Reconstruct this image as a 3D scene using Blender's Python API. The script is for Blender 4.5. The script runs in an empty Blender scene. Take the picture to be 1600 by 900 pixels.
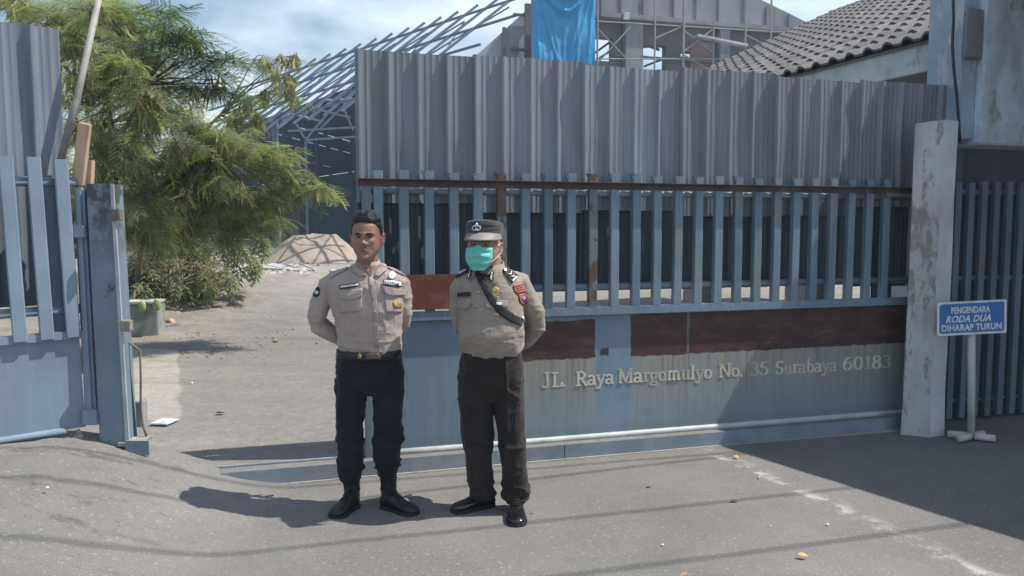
import bpy, bmesh, math, random
import numpy as np
from mathutils import Vector, Matrix
from mathutils.bvhtree import BVHTree
random.seed(7); rng = np.random.default_rng(7)
S = bpy.context.scene; COL = S.collection
R = math.radians

# ---------------------------------------------------------------- camera, light, exposure
F = 1200.0; TH = R(4.53); EYE = np.array([0, 0, 1.6])
cam = bpy.data.cameras.new('camera'); cam.sensor_width = 36; cam.lens = 27
cam.clip_start = .05; cam.clip_end = 2000
co = bpy.data.objects.new('camera', cam); COL.objects.link(co)
co.location = EYE; co.rotation_euler = (R(90) - TH, 0, 0); S.camera = co
SUN_EL, SUN_AZ = R(57.5), R(87)          # azimuth clockwise from +Y
w = bpy.data.worlds.new('World'); S.world = w; w.use_nodes = True
nt = w.node_tree; N = nt.nodes; L = nt.links
bg = N['Background']; sky = N.new('ShaderNodeTexSky'); sky.sky_type = 'NISHITA'
sky.sun_disc = False; sky.sun_elevation = SUN_EL; sky.sun_rotation = SUN_AZ
sky.air_density = 1.6; sky.dust_density = .7; sky.ozone_density = 3.0
tc = N.new('ShaderNodeTexCoord'); mp = N.new('ShaderNodeMapping'); mp.inputs['Scale'].default_value = (1, 1, 2.4)
no = N.new('ShaderNodeTexNoise'); no.inputs['Scale'].default_value = 2.6; no.inputs['Detail'].default_value = 7
no.inputs['Roughness'].default_value = .55
cr = N.new('ShaderNodeValToRGB'); cr.color_ramp.elements[0].position = .42; cr.color_ramp.elements[1].position = .72
mx = N.new('ShaderNodeMixRGB'); mx.inputs[2].default_value = (12, 12.8, 13.8, 1)
mu = N.new('ShaderNodeMath'); mu.operation = 'MULTIPLY'; mu.inputs[1].default_value = .75
L.new(tc.outputs['Generated'], mp.inputs[0]); L.new(mp.outputs[0], no.inputs[0]); L.new(no.outputs[0], cr.inputs[0])
L.new(cr.outputs[0], mu.inputs[0]); L.new(mu.outputs[0], mx.inputs[0]); L.new(sky.outputs[0], mx.inputs[1])
L.new(mx.outputs[0], bg.inputs[0]); bg.inputs[1].default_value = .095
sl = bpy.data.lights.new('sun', 'SUN'); sl.energy = 4.8; sl.angle = R(.53); sl.color = (1, .95, .87)
so = bpy.data.objects.new('sun', sl); COL.objects.link(so)
TOSUN = Vector((math.sin(SUN_AZ) * math.cos(SUN_EL), math.cos(SUN_AZ) * math.cos(SUN_EL), math.sin(SUN_EL)))
so.rotation_euler = TOSUN.to_track_quat('Z', 'Y').to_euler(); so.location = (12, 0, 20)
S.view_settings.view_transform = 'Standard'; S.view_settings.look = 'None'
S.view_settings.exposure = 0.44; S.view_settings.gamma = 1
S.cycles.max_bounces = 6; S.cycles.transparent_max_bounces = 8; S.cycles.use_denoising = True

# ---------------------------------------------------------------- helpers
def ray(u, v):
    a = (u - 800) / F; b = (450 - v) / F
    return np.array([a, math.cos(TH) + b * math.sin(TH), -math.sin(TH) + b * math.cos(TH)])
def at(u, v, Y):
    d = ray(u, v); return EYE + d * (Y / d[1])
def gnd(u, v, z=0.):
    d = ray(u, v); return EYE + d * ((z - 1.6) / d[2])
A16 = R(16)
D16 = np.array([math.cos(A16), math.sin(A16), 0]); N16 = np.array([math.sin(A16), -math.cos(A16), 0])
GO = np.array([-.682, 5.02, 0])
def gl(s, t, z):                       # gate frame -> world (t towards the street)
    return GO + D16 * s + N16 * t + np.array([0, 0, z])

def lerp_tab(x, xs, ys): return float(np.interp(x, xs, ys))
_perm = np.random.default_rng(3).permutation(256); _perm = np.concatenate([_perm, _perm])
_val = np.random.default_rng(4).uniform(-1, 1, 256)
def vnoise(P):                         # smooth value noise, P (n,3) -> (n)
    P = np.asarray(P, float); i = np.floor(P).astype(int); f = P - i; f = f * f * (3 - 2 * f); i &= 255
    def h(a, b, c): return _val[_perm[_perm[_perm[a & 255] + (b & 255)] + (c & 255)]]
    r = 0
    for dx in (0, 1):
        for dy in (0, 1):
            for dz in (0, 1):
                wgt = (f[:, 0] if dx else 1 - f[:, 0]) * (f[:, 1] if dy else 1 - f[:, 1]) * (f[:, 2] if dz else 1 - f[:, 2])
                r = r + wgt * h(i[:, 0] + dx, i[:, 1] + dy, i[:, 2] + dz)
    return r

def tag(o, label=None, cat=None, group=None, kind=None):
    if label: o['label'] = label
    if cat: o['category'] = cat
    if group: o['group'] = group
    if kind: o['kind'] = kind
    return o
def empty(name, loc=(0, 0, 0), rot=(0, 0, 0), label=None, cat=None, group=None):
    o = bpy.data.objects.new(name, None); COL.objects.link(o); o.location = loc; o.rotation_euler = rot
    o.empty_display_size = .1
    return tag(o, label, cat, group)
def link(name, me, m, parent=None, loc=None, rot=None, smooth=False):
    if m is not None and not me.materials:
        me.materials.append(m)
    o = bpy.data.objects.new(name, me); COL.objects.link(o)
    if parent: o.parent = parent
    if loc is not None: o.location = loc
    if rot is not None: o.rotation_euler = rot
    if smooth: me.shade_smooth()
    return o
def copy_tree(o, parent=None):
    c = o.copy(); COL.objects.link(c); c.parent = parent
    for ch in list(o.children): copy_tree(ch, c)
    return c

class MB:
    def __init__(s): s.v = []; s.f = []
    def add(s, vs, fs):
        k = len(s.v); s.v += [tuple(map(float, p)) for p in vs]; s.f += [tuple(i + k for i in f) for f in fs]; return s
    def box(s, x0, x1, y0, y1, z0, z1):
        return s.add([(x0, y0, z0), (x1, y0, z0), (x1, y1, z0), (x0, y1, z0), (x0, y0, z1), (x1, y0, z1), (x1, y1, z1), (x0, y1, z1)],
                     [(0, 3, 2, 1), (4, 5, 6, 7), (0, 1, 5, 4), (1, 2, 6, 5), (2, 3, 7, 6), (3, 0, 4, 7)])
    def bar(s, a, b, wx, wy, up=(0, 0, 1)):           # square bar a->b
        a = np.array(a, float); b = np.array(b, float); d = b - a; d /= np.linalg.norm(d)
        u = np.array(up, float)
        if abs(np.dot(u, d)) > .95: u = np.array([0, 1., 0])
        x = np.cross(d, u); x /= np.linalg.norm(x); y = np.cross(x, d)
        vs = [p + x * sx * wx / 2 + y * sy * wy / 2 for p in (a, b) for sx, sy in ((-1, -1), (1, -1), (1, 1), (-1, 1))]
        return s.add(vs, [(0, 1, 2, 3), (7, 6, 5, 4), (0, 4, 5, 1), (1, 5, 6, 2), (2, 6, 7, 3), (3, 7, 4, 0)])
    def tube(s, pts, r, n=8, cap=True, flat=1.0):
        pts = [np.array(p, float) for p in pts]; m = len(pts)
        rs = r if hasattr(r, '__len__') else [r] * m
        t0 = pts[1] - pts[0]; t0 /= np.linalg.norm(t0)
        u = np.array([0, 0, 1.]) if abs(t0[2]) < .9 else np.array([1., 0, 0])
        u = u - t0 * np.dot(u, t0); u /= np.linalg.norm(u); k = len(s.v); vs = []; fs = []
        for i, p in enumerate(pts):
            t = pts[min(i + 1, m - 1)] - pts[max(i - 1, 0)]; t /= np.linalg.norm(t) + 1e-12
            u = u - t * np.dot(u, t); u /= np.linalg.norm(u); b = np.cross(t, u)
            for j in range(n):
                a = 2 * math.pi * j / n; vs.append(p + (u * math.cos(a) + b * math.sin(a) * flat) * rs[i])
        for i in range(m - 1):
            for j in range(n):
                a = i * n + j; c = i * n + (j + 1) % n; fs.append((a, c, c + n, a + n))
        if cap: fs.append(tuple(range(n))[::-1]); fs.append(tuple((m - 1) * n + j for j in range(n)))
        return s.add(vs, fs)
    def rings(s, rings, cap=True):                     # list of equal-length closed rings
        n = len(rings[0]); vs = [p for r in rings for p in r]; fs = []
        for i in range(len(rings) - 1):
            for j in range(n):
                a = i * n + j; c = i * n + (j + 1) % n; fs.append((a, c, c + n, a + n))
        if cap: fs.append(tuple(range(n))[::-1]); fs.append(tuple((len(rings) - 1) * n + j for j in range(n)))
        return s.add(vs, fs)
    def prism(s, poly, ax, d0, d1):                    # poly of 2D points; ax: function (a,b,d)->xyz
        n = len(poly)
        vs = [ax(a, b, d0) for a, b in poly] + [ax(a, b, d1) for a, b in poly]
        fs = [tuple(range(n)), tuple(range(2 * n - 1, n - 1, -1))] + [(i, i + n, (i + 1) % n + n, (i + 1) % n) for i in range(n)]
        return s.add(vs, fs)
    def ball(s, c, r, n=12, m=8):
        c = np.array(c, float); r = np.array(r if hasattr(r, '__len__') else (r, r, r), float)
        return s.rings([[c + r * np.array([math.sin(p) * math.cos(2 * math.pi * j / n), math.sin(p) * math.sin(2 * math.pi * j / n), math.cos(p)])
                         for j in range(n)] for p in np.linspace(.12, math.pi - .12, m)][::-1])
    def mesh(s, name, origin=(0, 0, 0), bevel=0, fix=True):
        o = np.array(origin, float); me = bpy.data.meshes.new(name)
        me.from_pydata([tuple(np.array(p) - o) for p in s.v], [], s.f)
        if fix or bevel:
            b = bmesh.new(); b.from_mesh(me); bmesh.ops.recalc_face_normals(b, faces=b.faces)
            if bevel: bmesh.ops.bevel(b, geom=b.edges[:], offset=bevel, segments=2, affect='EDGES', clamp_overlap=True)
            b.to_mesh(me); b.free()
        me.update(); return me
    def build(s, name, m, parent=None, origin=(0, 0, 0), bevel=0, smooth=False, loc=None, rot=None):
        me = s.mesh(name, origin, bevel)
        o = link(name, me, m, parent, loc=loc, rot=rot)
        if smooth: me.shade_smooth()
        elif bevel: me.shade_smooth(); me.set_sharp_from_angle(angle=R(30))
        return o

def np_mesh(name, V, faces_flat, per, tint=None):
    """fast mesh: V (n,3), faces_flat int array of equal polygons with `per` corners"""
    me = bpy.data.meshes.new(name); nf = len(faces_flat) // per
    me.vertices.add(len(V)); me.vertices.foreach_set('co', np.asarray(V, np.float32).ravel())
    me.loops.add(len(faces_flat)); me.loops.foreach_set('vertex_index', np.asarray(faces_flat, np.int32))
    me.polygons.add(nf); me.polygons.foreach_set('loop_start', np.arange(nf, dtype=np.int32) * per)
    if tint is not None:
        at_ = me.attributes.new('tint', 'FLOAT', 'POINT'); at_.data.foreach_set('value', np.asarray(tint, np.float32))
    me.update(calc_edges=True); me.validate(); return me
def grid_mesh(name, X, Y, Z):
    ny, nx = X.shape; V = np.stack([X, Y, Z], -1).reshape(-1, 3)
    i = np.arange(ny - 1)[:, None] * nx + np.arange(nx - 1)[None]
    f = np.stack([i, i + 1, i + 1 + nx, i + nx], -1).reshape(-1)
    return np_mesh(name, V, f, 4)

# ---------------------------------------------------------------- materials
def nodes(name):
    m = bpy.data.materials.new(name); m.use_nodes = True; n = m.node_tree.nodes; l = m.node_tree.links
    return m, n, l, n['Principled BSDF']
def srgb(r, g, b):
    f = lambda c: (c / 255 / 12.92) if c <= 10 else ((c / 255 + .055) / 1.055) ** 2.4
    return (f(r), f(g), f(b), 1)
def c4(c): return tuple(c) if len(c) == 4 else tuple(c) + (1,)
def ramp(n, l, src, stops):
    r = n.new('ShaderNodeValToRGB'); e = r.color_ramp.elements
    while len(e) < len(stops): e.new(.5)
    for k, (p, c) in enumerate(stops):
        e[k].position = p; e[k].color = c4(c) if hasattr(c, '__len__') else (c, c, c, 1)
    l.new(src, r.inputs[0]); return r.outputs[0]
def noise(n, l, vec, scale, detail=4, rough=.55, dist=0):
    t = n.new('ShaderNodeTexNoise'); t.inputs['Scale'].default_value = scale; t.inputs['Detail'].default_value = detail
    t.inputs['Roughness'].default_value = rough; t.inputs['Distortion'].default_value = dist
    l.new(vec, t.inputs['Vector']); return t.outputs[0]
def coords(n, l, scale=(1, 1, 1), out='Object'):
    t = n.new('ShaderNodeTexCoord')
    if scale == (1, 1, 1): return t.outputs[out]
    m = n.new('ShaderNodeMapping'); m.inputs['Scale'].default_value = scale; l.new(t.outputs[out], m.inputs[0]); return m.outputs[0]
def mix(n, l, fac, a, b, mode='MIX'):
    m = n.new('ShaderNodeMixRGB'); m.blend_type = mode
    for k, x in enumerate((fac, a, b)):
        if hasattr(x, 'is_output') or hasattr(x, 'links'): l.new(x, m.inputs[k])
        elif k == 0: m.inputs[0].default_value = x
        else: m.inputs[k].default_value = c4(x) if hasattr(x, '__len__') else (x, x, x, 1)
    return m.outputs[0]
def mth(n, l, op, a, b=None, c=None, clamp=False):
    m = n.new('ShaderNodeMath'); m.operation = op; m.use_clamp = clamp
    for k, x in enumerate((a, b, c)):
        if x is None: continue
        if hasattr(x, 'links'): l.new(x, m.inputs[k])
        else: m.inputs[k].default_value = x
    return m.outputs[0]
def bump(n, l, p, src, strength=.3, dist=.01):
    b = n.new('ShaderNodeBump'); b.inputs['Strength'].default_value = strength; b.inputs['Distance'].default_value = dist
    l.new(src, b.inputs['Height']); l.new(b.outputs[0], p.inputs['Normal'])
def mat(name, col, rough=.7, var=.25, scale=6, col2=None, amt=.45, scale2=2.5, bmp=.2, bscale=80, bdist=.004, metal=0, spec=.4, stretch=(1, 1, 1), out='Object', edge=.06):
    """base colour with value variation, optional second colour in noise-shaped patches, fine bump"""
    m, n, l, p = nodes(name); v = coords(n, l, stretch, out)
    a = ramp(n, l, noise(n, l, v, scale, 6), [(.3, 1 - var), (.7, 1 + var * .6)])
    c = mix(n, l, 1, c4(col), a, 'MULTIPLY')
    if col2 is not None:
        k = ramp(n, l, noise(n, l, v, scale2, 8, .65), [(1 - amt - edge, 0), (1 - amt + edge, 1)])
        c = mix(n, l, k, c, c4(col2))
    l.new(c, p.inputs['Base Color']); p.inputs['Roughness'].default_value = rough; p.inputs['Metallic'].default_value = metal
    p.inputs['Specular IOR Level'].default_value = spec
    if bmp: bump(n, l, p, noise(n, l, v, bscale, 4), bmp, bdist)
    return m

def box_mask(n, l, sep, x0, x1, z0, z1, nz, soft=.012, wob=.03, ax=('X', 'Z')):
    """soft rectangle mask on object x/z with noise-wobbled edges"""
    def edge(s, lo, hi):
        d = mth(n, l, 'MULTIPLY_ADD', nz, wob * 2, mth(n, l, 'SUBTRACT', s, wob))
        a = n.new('ShaderNodeMapRange'); a.interpolation_type = 'SMOOTHSTEP'
        l.new(d, a.inputs[0]); a.inputs[1].default_value = lo - soft; a.inputs[2].default_value = lo + soft
        b = n.new('ShaderNodeMapRange'); b.interpolation_type = 'SMOOTHSTEP'
        l.new(d, b.inputs[0]); b.inputs[1].default_value = hi - soft; b.inputs[2].default_value = hi + soft; b.inputs[3].default_value = 1; b.inputs[4].default_value = 0
        return mth(n, l, 'MULTIPLY', a.outputs[0], b.outputs[0])
    return mth(n, l, 'MULTIPLY', edge(sep.outputs[ax[0]], x0, x1), edge(sep.outputs[ax[1]], z0, z1))

BLUE = (.17, .27, .37)
def mk_asphalt():
    m, n, l, p = nodes('asphalt'); v = coords(n, l)
    big = ramp(n, l, noise(n, l, v, .9, 9, .65), [(.3, .76), (.7, 1.14)])
    c = mix(n, l, 1, (.176, .168, .159), big, 'MULTIPLY')
    gr = ramp(n, l, noise(n, l, v, 160, 3, .7), [(.3, .62), (.72, 1.35)])
    c = mix(n, l, .8, c, mix(n, l, 1, c, gr, 'MULTIPLY'))
    sp = ramp(n, l, noise(n, l, v, 45, 2), [(.62, 0), (.68, 1)])
    c = mix(n, l, mth(n, l, 'MULTIPLY', sp, .35), c, (.38, .36, .33))
    # cement spill line running across the right of the road
    sep = n.new('ShaderNodeSeparateXYZ'); l.new(v, sep.inputs[0])
    nz = noise(n, l, v, 3.5, 8, .7)
    ln = mth(n, l, 'ADD', mth(n, l, 'MULTIPLY', sep.outputs['X'], .93), mth(n, l, 'MULTIPLY_ADD', sep.outputs['Y'], .37, -3.345))
    ln = mth(n, l, 'ABSOLUTE', mth(n, l, 'MULTIPLY_ADD', nz, .4, mth(n, l, 'SUBTRACT', ln, .2)))
    k = n.new('ShaderNodeMapRange'); l.new(ln, k.inputs[0]); k.inputs[1].default_value = .0; k.inputs[2].default_value = .09; k.inputs[3].default_value = 1; k.inputs[4].default_value = 0
    pat = ramp(n, l, noise(n, l, v, 7, 10, .75), [(.47, 0), (.6, 1)])
    k2 = n.new('ShaderNodeMapRange'); l.new(sep.outputs['X'], k2.inputs[0]); k2.inputs[1].default_value = 1.0; k2.inputs[2].default_value = 1.35
    sp2 = mth(n, l, 'MULTIPLY', mth(n, l, 'MULTIPLY', k.outputs[0], pat), k2.outputs[0])
    c = mix(n, l, mth(n, l, 'MULTIPLY', sp2, .75), c, (.47, .45, .42))
    # darker crumbled cracks on the mound at the left
    kx = n.new('ShaderNodeMapRange'); l.new(sep.outputs['X'], kx.inputs[0]); kx.inputs[1].default_value = -1.3; kx.inputs[2].default_value = -2.2
    cr_ = ramp(n, l, noise(n, l, coords(n, l, (1.2, 3.2, 1)), 2.2, 12, .72), [(.36, 1), (.43, 0)])
    c = mix(n, l, mth(n, l, 'MULTIPLY', mth(n, l, 'MULTIPLY', cr_, kx.outputs[0]), .8), c, (.09, .085, .08))
    l.new(c, p.inputs['Base Color']); p.inputs['Roughness'].default_value = .9; p.inputs['Specular IOR Level'].default_value = .25
    hb = mth(n, l, 'ADD', mth(n, l, 'MULTIPLY', noise(n, l, v, 120, 3, .7), .6), mth(n, l, 'MULTIPLY', noise(n, l, v, 9, 6, .6), .6))
    bump(n, l, p, hb, .55, .012); return m
def mk_yard():
    m, n, l, p = nodes('yard_concrete'); v = coords(n, l)
    sep = n.new('ShaderNodeSeparateXYZ'); l.new(v, sep.inputs[0]); nz = noise(n, l, v, 1.1, 8, .7)
    shx = mth(n, l, 'MULTIPLY_ADD', sep.outputs['Y'], .45, mth(n, l, 'SUBTRACT', sep.outputs['X'], 2.88)); cmb = n.new('ShaderNodeCombineXYZ'); l.new(shx, cmb.inputs[0]); l.new(sep.outputs['Y'], cmb.inputs[1])
    sep = n.new('ShaderNodeSeparateXYZ'); l.new(cmb.outputs[0], sep.inputs[0])
    c = mix(n, l, 1, (.20, .19, .177), ramp(n, l, noise(n, l, v, .45, 8, .6), [(.3, .82), (.7, 1.15)]), 'MULTIPLY')
    c = mix(n, l, ramp(n, l, noise(n, l, coords(n, l, (.35, 2.2, 1)), .8, 8, .65), [(.5, 0), (.75, .28)]), c, (.34, .32, .30))
    strip = box_mask(n, l, sep, -4.6, -2.80, 5.9, 9.2, nz, .03, .12, ('X', 'Y'))
    c = mix(n, l, mth(n, l, 'MULTIPLY', strip, .6), c, (.40, .37, .325))
    soil = box_mask(n, l, sep, -9, -1.9, 10.2, 14.5, nz, .6, 1.8, ('X', 'Y'))
    sk = mth(n, l, 'MULTIPLY', soil, ramp(n, l, noise(n, l, v, 1.6, 9, .7), [(.38, 0), (.62, 1)]))
    c = mix(n, l, mth(n, l, 'MULTIPLY', sk, .5), c, (.29, .215, .16))
    c = mix(n, l, .75, c, mix(n, l, 1, c, ramp(n, l, noise(n, l, v, 60, 4, .7), [(.3, .62), (.7, 1.3)]), 'MULTIPLY'))
    c = mix(n, l, .6, c, mix(n, l, 1, c, ramp(n, l, noise(n, l, v, 11, 8, .75), [(.34, .66), (.66, 1.22)]), 'MULTIPLY'))
    dirt = ramp(n, l, noise(n, l, coords(n, l, (.5, 1.6, 1)), 1.3, 10, .72), [(.50, 0), (.62, 1)])
    dy_ = n.new('ShaderNodeMapRange'); l.new(sep.outputs['Y'], dy_.inputs[0]); dy_.inputs[1].default_value = 6; dy_.inputs[2].default_value = 11; dy_.inputs[3].default_value = .18; dy_.inputs[4].default_value = .62
    c = mix(n, l, mth(n, l, 'MULTIPLY', dirt, dy_.outputs[0]), c, (.15, .118, .092))
    bk = n.new('ShaderNodeMapRange'); sz = n.new('ShaderNodeSeparateXYZ'); l.new(v, sz.inputs[0]); l.new(sz.outputs['Z'], bk.inputs[0]); bk.inputs[1].default_value = .17; bk.inputs[2].default_value = .30
    soilc = mix(n, l, ramp(n, l, noise(n, l, v, 2.2, 10, .7), [(.40, 0), (.6, 1)]), (.13, .112, .092), (.24, .20, .16))
    c = mix(n, l, mth(n, l, 'MULTIPLY', bk.outputs[0], .85), c, soilc)
    far = n.new('ShaderNodeMapRange'); l.new(sep.outputs['Y'], far.inputs[0]); far.inputs[1].default_value = 14; far.inputs[2].default_value = 24
    c = mix(n, l, mth(n, l, 'MULTIPLY', far.outputs[0], .6), c, (.33, .30, .255))
    l.new(c, p.inputs['Base Color']); p.inputs['Roughness'].default_value = .92; p.inputs['Specular IOR Level'].default_value = .2
    bump(n, l, p, noise(n, l, v, 40, 6, .7), .5, .015); return m
def mk_paint(name, col, streak=(.30, .29, .24), rust=.33, amt=.35, rough=.5):
    m, n, l, p = nodes(name); v = coords(n, l)
    c = mix(n, l, 1, c4(col), ramp(n, l, noise(n, l, v, 1.6, 8, .6), [(.3, .78), (.7, 1.2)]), 'MULTIPLY')
    st = ramp(n, l, noise(n, l, coords(n, l, (9, 9, .6)), 2.2, 6, .65), [(.45, 0), (.8, amt)])
    c = mix(n, l, st, c, streak)
    ch = ramp(n, l, noise(n, l, v, 7, 10, .75), [(1 - rust * .98, 0), (1 - rust * .98 + .03, 1)])
    c = mix(n, l, ch, c, (.10, .062, .045))
    l.new(c, p.inputs['Base Color']); p.inputs['Roughness'].default_value = rough; p.inputs['Specular IOR Level'].default_value = .35
    bump(n, l, p, noise(n, l, v, 12, 8, .7), .25, .006); return m
def mk_gate_panel():
    m, n, l, p = nodes('gate_panel_paint'); v = coords(n, l)
    sep = n.new('ShaderNodeSeparateXYZ'); l.new(v, sep.inputs[0])
    c = mix(n, l, 1, (.168, .226, .278), ramp(n, l, noise(n, l, v, 1.1, 8, .6), [(.3, .82), (.7, 1.15)]), 'MULTIPLY')
    nz = noise(n, l, v, 9, 8, .7)
    # cream-green run-off below the bare patches
    run = noise(n, l, coords(n, l, (14, 1, .35)), 1.5, 6, .6)
    rm = n.new('ShaderNodeMapRange'); l.new(run, rm.inputs[0]); rm.inputs[1].default_value = .3; rm.inputs[2].default_value = .65
    hz = n.new('ShaderNodeMapRange'); l.new(sep.outputs['Z'], hz.inputs[0]); hz.inputs[1].default_value = .12; hz.inputs[2].default_value = .66
    a1 = box_mask(n, l, sep, .55, 1.33, -.2, .70, nz, .03, .02); a2 = box_mask(n, l, sep, 1.62, 4.5, -.2, .70, nz, .05, .02)
    am = mth(n, l, 'MAXIMUM', a1, a2)
    c = mix(n, l, mth(n, l, 'MULTIPLY', mth(n, l, 'MULTIPLY', am, mth(n, l, 'MULTIPLY_ADD', rm.outputs[0], .6, .35)), mth(n, l, 'MULTIPLY_ADD', hz.outputs[0], .75, .15)), c, (.30, .285, .215))
    rs = ramp(n, l, noise(n, l, coords(n, l, (22, 1, .5)), 1.8, 4, .6), [(.50, 0), (.70, 1)])
    c = mix(n, l, mth(n, l, 'MULTIPLY', mth(n, l, 'MULTIPLY', am, rs), mth(n, l, 'MULTIPLY', hz.outputs[0], .8)), c, (.17, .10, .06))
    # two bare red-brown primer patches
    b1 = box_mask(n, l, sep, .50, 1.315, .68, .952, nz, .005, .028); b2 = box_mask(n, l, sep, 1.59, 4.6, .675, .985, nz, .005, .03)
    seam = box_mask(n, l, sep, 2.035, 2.055, .6, 1.1, nz, .006, .01)
    bm = mth(n, l, 'MAXIMUM', b1, b2); bm = mth(n, l, 'MULTIPLY', bm, mth(n, l, 'SUBTRACT', 1, mth(n, l, 'MULTIPLY', seam, .45)))
    br = ramp(n, l, noise(n, l, coords(n, l, (2.5, 2.5, 6)), 1.8, 9, .7), [(.3, (.040, .022, .022)), (.52, (.070, .036, .032)), (.62, (.095, .055, .046)), (.74, (.20, .135, .115))])
    c = mix(n, l, bm, c, br)
    # small scratches and chips
    ch = ramp(n, l, noise(n, l, coords(n, l, (5, 1, 3)), 3.5, 12, .72), [(.71, 0), (.73, 1)])
    c = mix(n, l, mth(n, l, 'MULTIPLY', ch, .7), c, (.07, .06, .06))
    lf = box_mask(n, l, sep, 1.355, 1.42, .69, .745, noise(n, l, v, 25, 8, .7), .006, .03)
    c = mix(n, l, lf, c, (.05, .035, .03))
    dk = n.new('ShaderNodeMapRange'); l.new(sep.outputs['Z'], dk.inputs[0]); dk.inputs[1].default_value = .22; dk.inputs[2].default_value = .13
    c = mix(n, l, mth(n, l, 'MULTIPLY', mth(n, l, 'MULTIPLY', dk.outputs[0], nz), .6), c, (.12, .11, .095))
    l.new(c, p.inputs['Base Color']); p.inputs['Roughness'].default_value = .55; p.inputs['Specular IOR Level'].default_value = .3
    hb = mth(n, l, 'ADD', mth(n, l, 'MULTIPLY', noise(n, l, coords(n, l, (6, 1, 1.2)), 1.2, 3), 1.5), mth(n, l, 'MULTIPLY', nz, .25))
    bump(n, l, p, hb, .22, .02); return m
def mk_zinc(name, col, rust=.1):
    m, n, l, p = nodes(name); v = coords(n, l)
    c = mix(n, l, 1, c4(col), ramp(n, l, noise(n, l, coords(n, l, (6, 6, .5)), 1.5, 6, .6), [(.3, .72), (.7, 1.25)]), 'MULTIPLY')
    c = mix(n, l, ramp(n, l, noise(n, l, coords(n, l, (12, 12, .8)), 1.5, 8, .7), [(.56, 0), (.78, .45)]), c, (.26, .23, .19))
    c = mix(n, l, ramp(n, l, noise(n, l, coords(n, l, (3, 3, .7)), 2.4, 10, .75), [(1 - rust * 3.8, 0), (1 - rust * 3 + .08, .6)]), c, (.16, .09, .05))
    l.new(c, p.inputs['Base Color']); p.inputs['Roughness'].default_value = .55; p.inputs['Metallic'].default_value = .15
    p.inputs['Specular IOR Level'].default_value = .4
    bump(n, l, p, noise(n, l, coords(n, l, (5, 5, .8)), 3, 5, .6), .25, .012); return m
def mk_wall(name, col, stain, peel, amt=.42):
    m, n, l, p = nodes(name); v = coords(n, l)
    c = mix(n, l, 1, c4(col), ramp(n, l, noise(n, l, v, 2.2, 8, .65), [(.3, .78), (.7, 1.15)]), 'MULTIPLY')
    k = ramp(n, l, noise(n, l, coords(n, l, (3, 3, 1.2)), 2.2, 10, .7), [(1 - amt - .03, 0), (1 - amt + .03, 1)])
    c = mix(n, l, k, c, peel)
    d = ramp(n, l, noise(n, l, coords(n, l, (2.2, 2.2, .7)), 1.6, 7, .65), [(.5, 0), (.8, .75)])
    c = mix(n, l, d, c, stain)
    l.new(c, p.inputs['Base Color']); p.inputs['Roughness'].default_value = .9; p.inputs['Specular IOR Level'].default_value = .2
    bump(n, l, p, mth(n, l, 'ADD', noise(n, l, v, 30, 8, .7), mth(n, l, 'MULTIPLY', k, -.6)), .5, .008); return m
def mk_leaf(name, a, b, trans=.35):
    m, n, l, p = nodes(name); v = coords(n, l)
    at_ = n.new('ShaderNodeAttribute'); at_.attribute_name = 'tint'
    c = mix(n, l, at_.outputs['Fac'], c4(a), c4(b))
    c = mix(n, l, 1, c, ramp(n, l, noise(n, l, v, 1.3, 3), [(.3, .75), (.7, 1.2)]), 'MULTIPLY')
    l.new(c, p.inputs['Base Color']); p.inputs['Roughness'].default_value = .5; p.inputs['Specular IOR Level'].default_value = .35
    t = n.new('ShaderNodeBsdfTranslucent'); l.new(mix(n, l, 1, c, (1.1, 1.25, .6), 'MULTIPLY'), t.inputs[0])
    x = n.new('ShaderNodeMixShader'); x.inputs[0].default_value = trans; o = n['Material Output']
    l.new(p.outputs[0], x.inputs[1]); l.new(t.outputs[0], x.inputs[2]); l.new(x.outputs[0], o.inputs[0]); return m
def mk_cloth(name, col, rough=.85, var=.12, sheen=.15, weave=900):
    m, n, l, p = nodes(name); v = coords(n, l)
    c = mix(n, l, 1, c4(col), ramp(n, l, noise(n, l, v, 9, 6, .6), [(.3, 1 - var), (.7, 1 + var)]), 'MULTIPLY')
    l.new(c, p.inputs['Base Color']); p.inputs['Roughness'].default_value = rough; p.inputs['Specular IOR Level'].default_value = .2
    p.inputs['Sheen Weight'].default_value = sheen
    bump(n, l, p, mth(n, l, 'ADD', mth(n, l, 'MULTIPLY', noise(n, l, v, 55, 4, .6), .6), mth(n, l, 'MULTIPLY', noise(n, l, v, weave, 2), .25)), .3, .004); return m
def plain(name, col, rough=.5, metal=0, spec=.4):
    m, n, l, p = nodes(name); v = coords(n, l)
    c = mix(n, l, 1, c4(col), ramp(n, l, noise(n, l, v, 25, 4), [(.3, .85), (.7, 1.12)]), 'MULTIPLY')
    l.new(c, p.inputs['Base Color']); p.inputs['Roughness'].default_value = rough; p.inputs['Metallic'].default_value = metal
    p.inputs['Specular IOR Level'].default_value = spec; return m

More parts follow.
